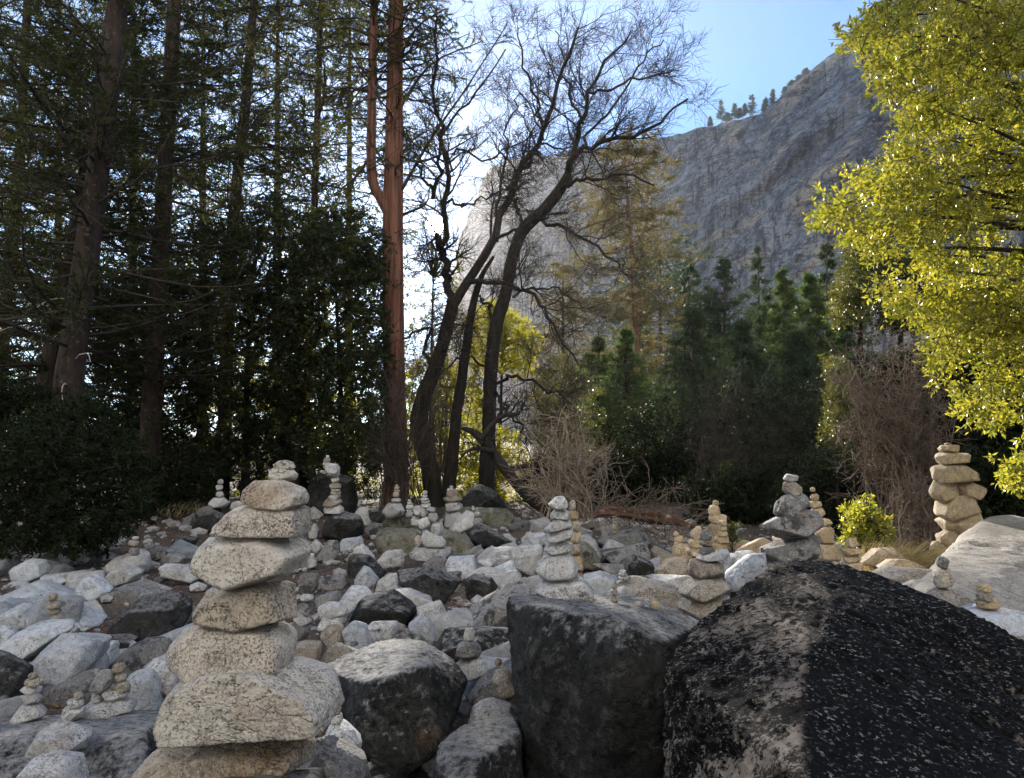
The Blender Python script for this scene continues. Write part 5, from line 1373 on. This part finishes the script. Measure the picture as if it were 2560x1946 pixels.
# ------------------------------------------------------------------ leafless thickets
def thicket(label, fr, poly, Y, dY, base, nstem, seed, mat, r=.012, n2=7, n3=5, l2=.6, l3=.28, sag=-.03, jit=.22, rmin=.0045):
    rg = np.random.default_rng(seed)
    q = fill_poly(poly, nstem, rg)
    E = np.array([W(fr, x, y, Y + dY * rg.uniform(-.5, .5)) for x, y in q])
    bx = np.array([W(fr, base[0] + rg.uniform(-1, 1) * base[2], base[1], Y + dY * .6 * rg.uniform(-.5, .5)) for _ in range(nstem)])
    bx[:, 2] = gz(bx[:, 0], bx[:, 1]) - .05
    t = np.linspace(0, 1, 9)[None, :, None]
    mid = (bx + E) / 2 + np.array([0, 0, .35]) + rg.normal(size=E.shape) * .2
    P = (1 - t) ** 2 * bx[:, None] + 2 * t * (1 - t) * mid[:, None] + t ** 2 * E[:, None]
    P[:, 1:] += np.cumsum(rg.normal(size=(nstem, 8, 3)) * .03, axis=1)
    R = np.linspace(r, r * .4, 9)[None] * rg.uniform(.6, 1.5, (nstem, 1))
    A, AR = grow(P, R, n2, l2, 42, rg, .3, 1.0, 5, jit, sag, .7, .5, rmin)
    B, BR = grow(A, AR, n3, l3, 42, rg, .2, 1.0, 2, jit, sag, .8, .5, rmin * .8)
    o = bx.mean(0)
    ro = root('thicket', o, label, 'thicket')
    put('stems', mesh_from('stems', local([tubes(P, R, 5)], o)), M[mat], parent=ro, kind='stuff')
    put('twigs', mesh_from('twigs', local([tubes(A, AR, 3), tubes(B, BR, 3)], o)), M[mat], parent=ro, kind='stuff')
thicket('pale twiggy thicket right of the leaning dead trunk', 'V', [(1120, 920), (1220, 880), (1320, 950), (1345, 1010), (1300, 1075), (1140, 1070)], 15, 1.6, (1230, 1100, 70), 44, 101, 'twig_pale', r=.014, n2=6, n3=3, l2=.8, l3=.4, rmin=.0065, jit=.26)
thicket('brown bare thicket under the bright tree', 'ZB', [(240, 1000), (500, 900), (900, 900), (1040, 1100), (1060, 1500), (1000, 1680), (260, 1660), (330, 1400)], 11.5, 1.6, (800, 1850, 300), 80, 102, 'twig_brown', l2=.75, l3=.34, sag=-.05, n2=9, n3=4, rmin=.0055, jit=.5, r=.008)
thicket('brown hanging twigs left of the tall tan cairn', 'ZR', [(1080, 250), (1250, 200), (1280, 420), (1230, 560), (1130, 560)], 10.2, .8, (1190, 600, 70), 36, 103, 'twig_brown', l2=.45, l3=.22, sag=-.16, n2=6, n3=3, rmin=.005, jit=.4)
thicket('dim leafless thicket under the conifers at the right', 'V', [(1420, 820), (1600, 760), (1780, 820), (1790, 1040), (1440, 1060)], 18.5, 2, (1620, 1110, 150), 60, 104, 'twig_dark', l2=.8, l3=.4, n3=3, rmin=.007, jit=.35)
thicket('golden-brown leafless bushes behind the oak', 'V', [(1080, 700), (1180, 640), (1280, 740), (1290, 960), (1120, 960)], 23, 2.5, (1190, 1090, 60), 55, 105, 'twig_brown', l2=.9, l3=.45, rmin=.007, n3=4)
thicket('reddish leafless bush between cedar and oak', 'V', [(880, 680), (960, 640), (1040, 740), (1010, 900), (880, 860)], 21, 2.0, (940, 1080, 30), 50, 106, 'twig_brown', l2=.8, l3=.4, rmin=.006, n3=4)
thicket('dark twigs crowding the foot of the red-barked cedar', 'V', [(770, 820), (870, 720), (980, 780), (960, 960), (800, 990)], 16.2, 1.6, (870, 1090, 60), 42, 107, 'twig_dark', l2=.8, l3=.4)

# ------------------------------------------------------------------ conifers at the right and on the rim
FC = 'conifers below the cliff'
def far_conifer(label, fr, top, Y, blen, seed, mat='needle_far', nbr=135, nl=.33, nw=.066, shape='cone', low=.04, name='conifer_tree', r=.22, nb2=8, nneed=14, group=FC, basex=None, bark_='bark_pine', ang=88):
    t = W(fr, *top, Y)
    sx, sy = src(fr, *top)
    bx = sx if basex is None else basex
    g = ground_base(np.array(Y))
    # photo row of the ground at that distance
    zz = float(g)
    x0 = (bx - 1280) / F * Y
    path_top = np.array(t)
    path = [np.array([x0, Y, zz - .2]), np.array([(x0 + t[0]) / 2, Y, (zz + t[2]) / 2]), path_top]
    rg = np.random.default_rng(seed)
    trunk, P, R = trunk_chunk(path, [r, r * .6, .03], 10, 30, .05, 1.5, seed)
    o = path[0]
    ro = root(name, o, label, 'tree', group)
    put('trunk', mesh_from('trunk', local([trunk], o)), M[bark_], parent=ro)
    tt = np.sort(low + (1 - low) * rg.uniform(size=nbr))
    rel = (tt - low) / (1 - low)
    Ls = blen * ((1 - .97 * rel ** .85) if shape == 'cone' else np.sqrt(np.clip(1 - (rel * 1.25 - .35) ** 2, .03, 1))) * rg.uniform(.4, 1.4, nbr) * 1.45
    x = tt * (len(P) - 1)
    i = np.minimum(x.astype(int), len(P) - 2)
    p0 = P[i] + (P[i + 1] - P[i]) * (x - i)[:, None]
    az = rg.uniform(0, 6.283, nbr)
    el = np.radians(90 - ang + rg.normal(size=nbr) * 10)
    d = np.stack([np.cos(az) * np.cos(el), np.sin(az) * np.cos(el), np.sin(el)], 1)
    B = np.zeros((nbr, 5, 3))
    B[:, 0] = p0
    for k in range(1, 5):
        d = unit(d + rg.normal(size=d.shape) * .08 + np.array([0, 0, -.16 + .07 * k]))
        B[:, k] = B[:, k - 1] + d * (Ls / 4)[:, None]
    BR = np.full((nbr, 5), .02) * np.linspace(1, .3, 5)
    P2, R2 = grow(B, BR, nb2, Ls * .36, 50, rg, .15, 1, 3, .15, -.03, .6, .5, .006, .4, .4)
    put('branches', mesh_from('branches', local([tubes(B, BR, 3)], o)), M[bark_], parent=ro, kind='stuff')
    a, ta = along(P2, nneed, rg)
    dd = unit(ta * .6 + rand_dirs(len(a), rg, .8) * .7)
    put('crown', mesh_from('crown', local([needle_tris(a, dd, nl, nw, rg)], o), False), M[mat], parent=ro, kind='stuff')
far_conifer('tallest dark conifer against the lower cliff', 'ZT', (985, 120), 46, 3.6, 201)
far_conifer('thin conifer top right of the tallest conifer', 'ZT', (1190, 50), 56, 3.0, 202)
far_conifer('bushy dark conifer right of the reddish pine trunk', 'ZT', (600, 10), 50, 4.2, 203, shape='dome')
far_conifer('green conifer in front of the lower cliff at the right', 'ZT', (1340, 190), 42, 3.4, 204, 'needle_green')
far_conifer('blue-green conifer right below the bright cliff ramp', 'ZT', (1600, 20), 54, 3.6, 205)
far_conifer('dark conifer between the bushy one and the tallest', 'ZT', (770, 120), 52, 3.6, 206)
far_conifer('yellow-green conifer left of the bright tree', 'ZT', (1490, 210), 44, 3.0, 207, 'needle_green')
far_conifer('short dark conifer right of the small green one', 'ZT', (800, 420), 36, 2.8, 208)
far_conifer('short conifer in front of the tallest conifer', 'ZT', (1090, 470), 36, 2.8, 209)
far_conifer('short conifer at the right end of the dark row', 'ZT', (1420, 560), 33, 2.6, 210)
far_conifer('small fresh green pointed conifer right of the bare thicket', 'ZT', (395, 545), 27, 2.2, 211, 'needle_green', 190, .18, .035)
far_conifer('low green conifer left of the pointed one', 'ZT', (230, 600), 31, 2.4, 212, 'needle_green', 130, .24, .05)
far_conifer('dim conifer far behind the row at the right', 'ZT', (1750, 240), 60, 3.4, 213)
far_conifer('dim conifer just left of the bright tree', 'ZT', (1690, 420), 40, 3.0, 214)
far_conifer('hazy golden pine with a red-brown trunk right of the oak', 'V', (1345, 285), 40, 2.3, 215, 'needle_gold', 130, .28, .045, 'dome', .30, 'pine_tree', .26, 10, 24, None, 1612, 'bark_far')
far_conifer('faint golden pine between oak and hazy golden pine', 'V', (1215, 560), 48, 1.8, 216, 'needle_gold', 90, .28, .045, 'dome', .2, 'pine_tree', .2, 9, 20, None)
far_conifer('slim green conifer in front of the blue-green one', 'ZT', (1540, 330), 38, 2.4, 217, 'needle_green', 120)
far_conifer('broad dark conifer behind the short one in the middle', 'ZT', (900, 290), 48, 3.8, 218)
far_conifer('dark conifer filling the gap right of the tallest', 'ZT', (1250, 330), 48, 3.4, 219, 'needle_far', 130)
far_conifer('grey-green conifer behind the golden pine', 'ZT', (480, 230), 56, 3.6, 220, 'needle_far', 130)
BG = 'background conifers behind the left forest'
for k, (x, Y, lab) in enumerate([(-40, 30, 'background conifer at the upper left edge'), (130, 33, 'background conifer right of the upper left edge'), (290, 31, 'background conifer left of the straight fir'), (440, 34, 'background conifer right of the straight fir'),
                                 (600, 32, 'background conifer right of the slender pine'), (755, 36, 'background conifer left of the red-barked cedar top')]):
    far_conifer(lab, 'V', (x, -190 + 40 * (k % 3)), Y, 3.3, 230 + k, 'needle_dark', 190, .32, .065, 'dome', .12, 'pine_tree', .24, 8, 9, BG)
RM = 'small pines on the cliff rim'
def rim_pine(label, fr, top, foot, seed, blen, dead=False, shape='cone'):
    vx = src(fr, *foot)[0] / 1.1584
    Y = float(rim_at(vx)[1]) + 6
    a, b_ = W(fr, *top, Y), W(fr, foot[0], foot[1] + 14, Y)
    rg = np.random.default_rng(seed)
    path = [b_, (a + b_) / 2, a]
    c, P, R = trunk_chunk(path, [.35, .25, .08], 6, 12, .03, .2, seed)
    ro = root('rim_pine', b_, label, 'tree', RM)
    put('trunk', mesh_from('trunk', local([c], b_)), M['bark_far'], parent=ro)
    n = 40 if dead else 130
    blen *= 1.25
    S, SR = grow(P[None], R[None] * .2 + .05, n, blen * (.5 if dead else 1), 85, rg, .12, 1.0, 3, .1, .02, 1, .4, .05, .78 if shape == 'cone' else .35)
    ch = [tubes(S, SR, 3)]
    put('branches', mesh_from('branches', local(ch, b_)), M['bark_far'], parent=ro, kind='stuff')
    if not dead:
        p, t = along(S, 26, rg, .2)
        put('crown', mesh_from('crown', local([needle_tris(p, rand_dirs(len(p), rg), 1.1, .3, rg)], b_), False), M['needle_green'], parent=ro, kind='stuff')
for k, (top, foot, bl, dead, lab) in enumerate([((490, 165), (500, 330), 5, False, 'leftmost full pine on the cliff rim'), ((605, 195), (600, 310), 5, False, 'second pine on the cliff rim, broad and low'), ((683, 195), (685, 280), 3.5, False, 'small pine left of the tallest rim pine'),
                                               ((740, 122), (745, 285), 5.5, False, 'tallest pine on the cliff rim'), ((852, 150), (850, 260), 5, False, 'pine on the rim where the cliff steepens'), ((912, 82), (905, 200), 4, False, 'upper pine leaning over the steep rim'),
                                               ((362, 250), (364, 400), 3, True, 'bare dead snag on the cliff rim'), ((405, 300), (408, 370), 3, False, 'tiny pine right of the snag on the rim'), ((640, 230), (640, 300), 4, False, 'low pine in the middle of the rim group'), ((545, 270), (548, 330), 4, False, 'low bushy pine beside the leftmost rim pine')]):
    rim_pine(lab, 'ZC', top, foot, 300 + k, bl, dead)
for k, (x, y) in enumerate([(1120, -5), (1180, -60), (1060, 35), (1010, 90)]):
    rim_pine(['low rim bush at the top of the steep edge', 'highest rim bush near the bright tree', 'third rim bush down the steep edge', 'lowest rim bush on the steep edge'][k], 'ZC', (x, y - 28), (x + 4, y + 20), 330 + k, 4.5)

# ------------------------------------------------------------------ fallen log, grass, litter
def fallen_log():
    pts = [(925, 430), (1030, 395), (1180, 405), (1360, 430), (1560, 470), (1700, 520)]
    Y = 11.8
    path = pxpath('Z3', pts, Y, -.6)
    c, P, R = trunk_chunk(path, [.02, .075, .06, .09, .045, .015], 28, 130, .55, 9.0, 88)
    o = np.array(path[2])
    o[2] = float(gz(o[0], o[1])[0])
    ro = root('fallen_log', o, 'rotten red fallen log behind the grey humped boulder', 'log')
    put('log_trunk', mesh_from('log_trunk', local([c], o)), M['log'], parent=ro)
    rg = np.random.default_rng(8)
    S, SR = grow(P[None], R[None] * .3, 120, .85, 60, rg, .0, 1, 6, .34, -.05, .25, .4, .007, .1)
    S2, SR2 = grow(S, SR, 3, .3, 45, rg, .2, 1, 4, .3, -.03, .7, .5, .004)
    put('broken_branches', mesh_from('broken_branches', local([tubes(S, SR, 4), tubes(S2, SR2, 3)], o)), M['twig_brown'], parent=ro, kind='stuff')
fallen_log()

def grass_tuft(label, fr, x0, x1, y, Y, n, h, seed):
    rg = np.random.default_rng(seed)
    b = np.array([W(fr, rg.uniform(x0, x1), y + rg.uniform(-12, 12), Y + rg.uniform(-.25, .25)) for _ in range(n)])
    b[:, 2] = np.minimum(b[:, 2], gz(b[:, 0], b[:, 1]) + .25)
    d = unit(rand_dirs(n, rg, .3) * .5 + np.array([.15, 0, 1.0]))
    ln = h * rg.uniform(.4, 1.2, n)[:, None]
    s = unit(np.cross(d, rg.normal(size=(n, 3)))) * .004
    tip = b + d * ln + np.array([.25, 0, -.12]) * ln
    m = b + d * ln * .6
    V = np.stack([b - s, b + s, m + s * .7, m - s * .7, tip], 1).reshape(-1, 3)
    i = np.arange(n)[:, None] * 5
    o = b.mean(0)
    o[2] = b[:, 2].min()
    put('grass_tuft', mesh_from('grass_tuft', [(V - o, np.concatenate([i + np.array([[0, 1, 2, 3]])])), (V - o, i + np.array([[3, 2, 4]]))], False), M['grass'], o, None, label, 'grass', None, 'stuff')
grass_tuft('dry yellow grass tuft between the bright shrub and the sunlit boulder', 'ZR', 950, 1240, 660, 7.4, 900, .42, 4)
grass_tuft('thin dry grass in front of the dark dome-shaped boulder', 'ZA', 740, 960, 450, 15.5, 90, .35, 5)
gravel()

# ------------------------------------------------------------------ haze
def haze():
    b = NT('valley_haze')
    v = b.n('ShaderNodeVolumePrincipled', Color=(.93, .95, 1.0, 1), Density=HAZE_DENSITY, Anisotropy=.62)
    b.t.links.new(v.outputs[0], b.out.inputs['Volume'])
    x0, x1, y0, y1, z0, z1 = -1600, 1600, -340, 1750, -8, 350
    V = np.array([(x, y, z) for z in (z0, z1) for y in (y0, y1) for x in (x0, x1)], float)
    Fq = np.array([(0, 2, 3, 1), (4, 5, 7, 6), (0, 1, 5, 4), (2, 6, 7, 3), (0, 4, 6, 2), (1, 3, 7, 5)])
    put('haze', mesh_from('haze', [(V, Fq)], False), b.m, kind='stuff')
HAZE_DENSITY = .00012
haze()
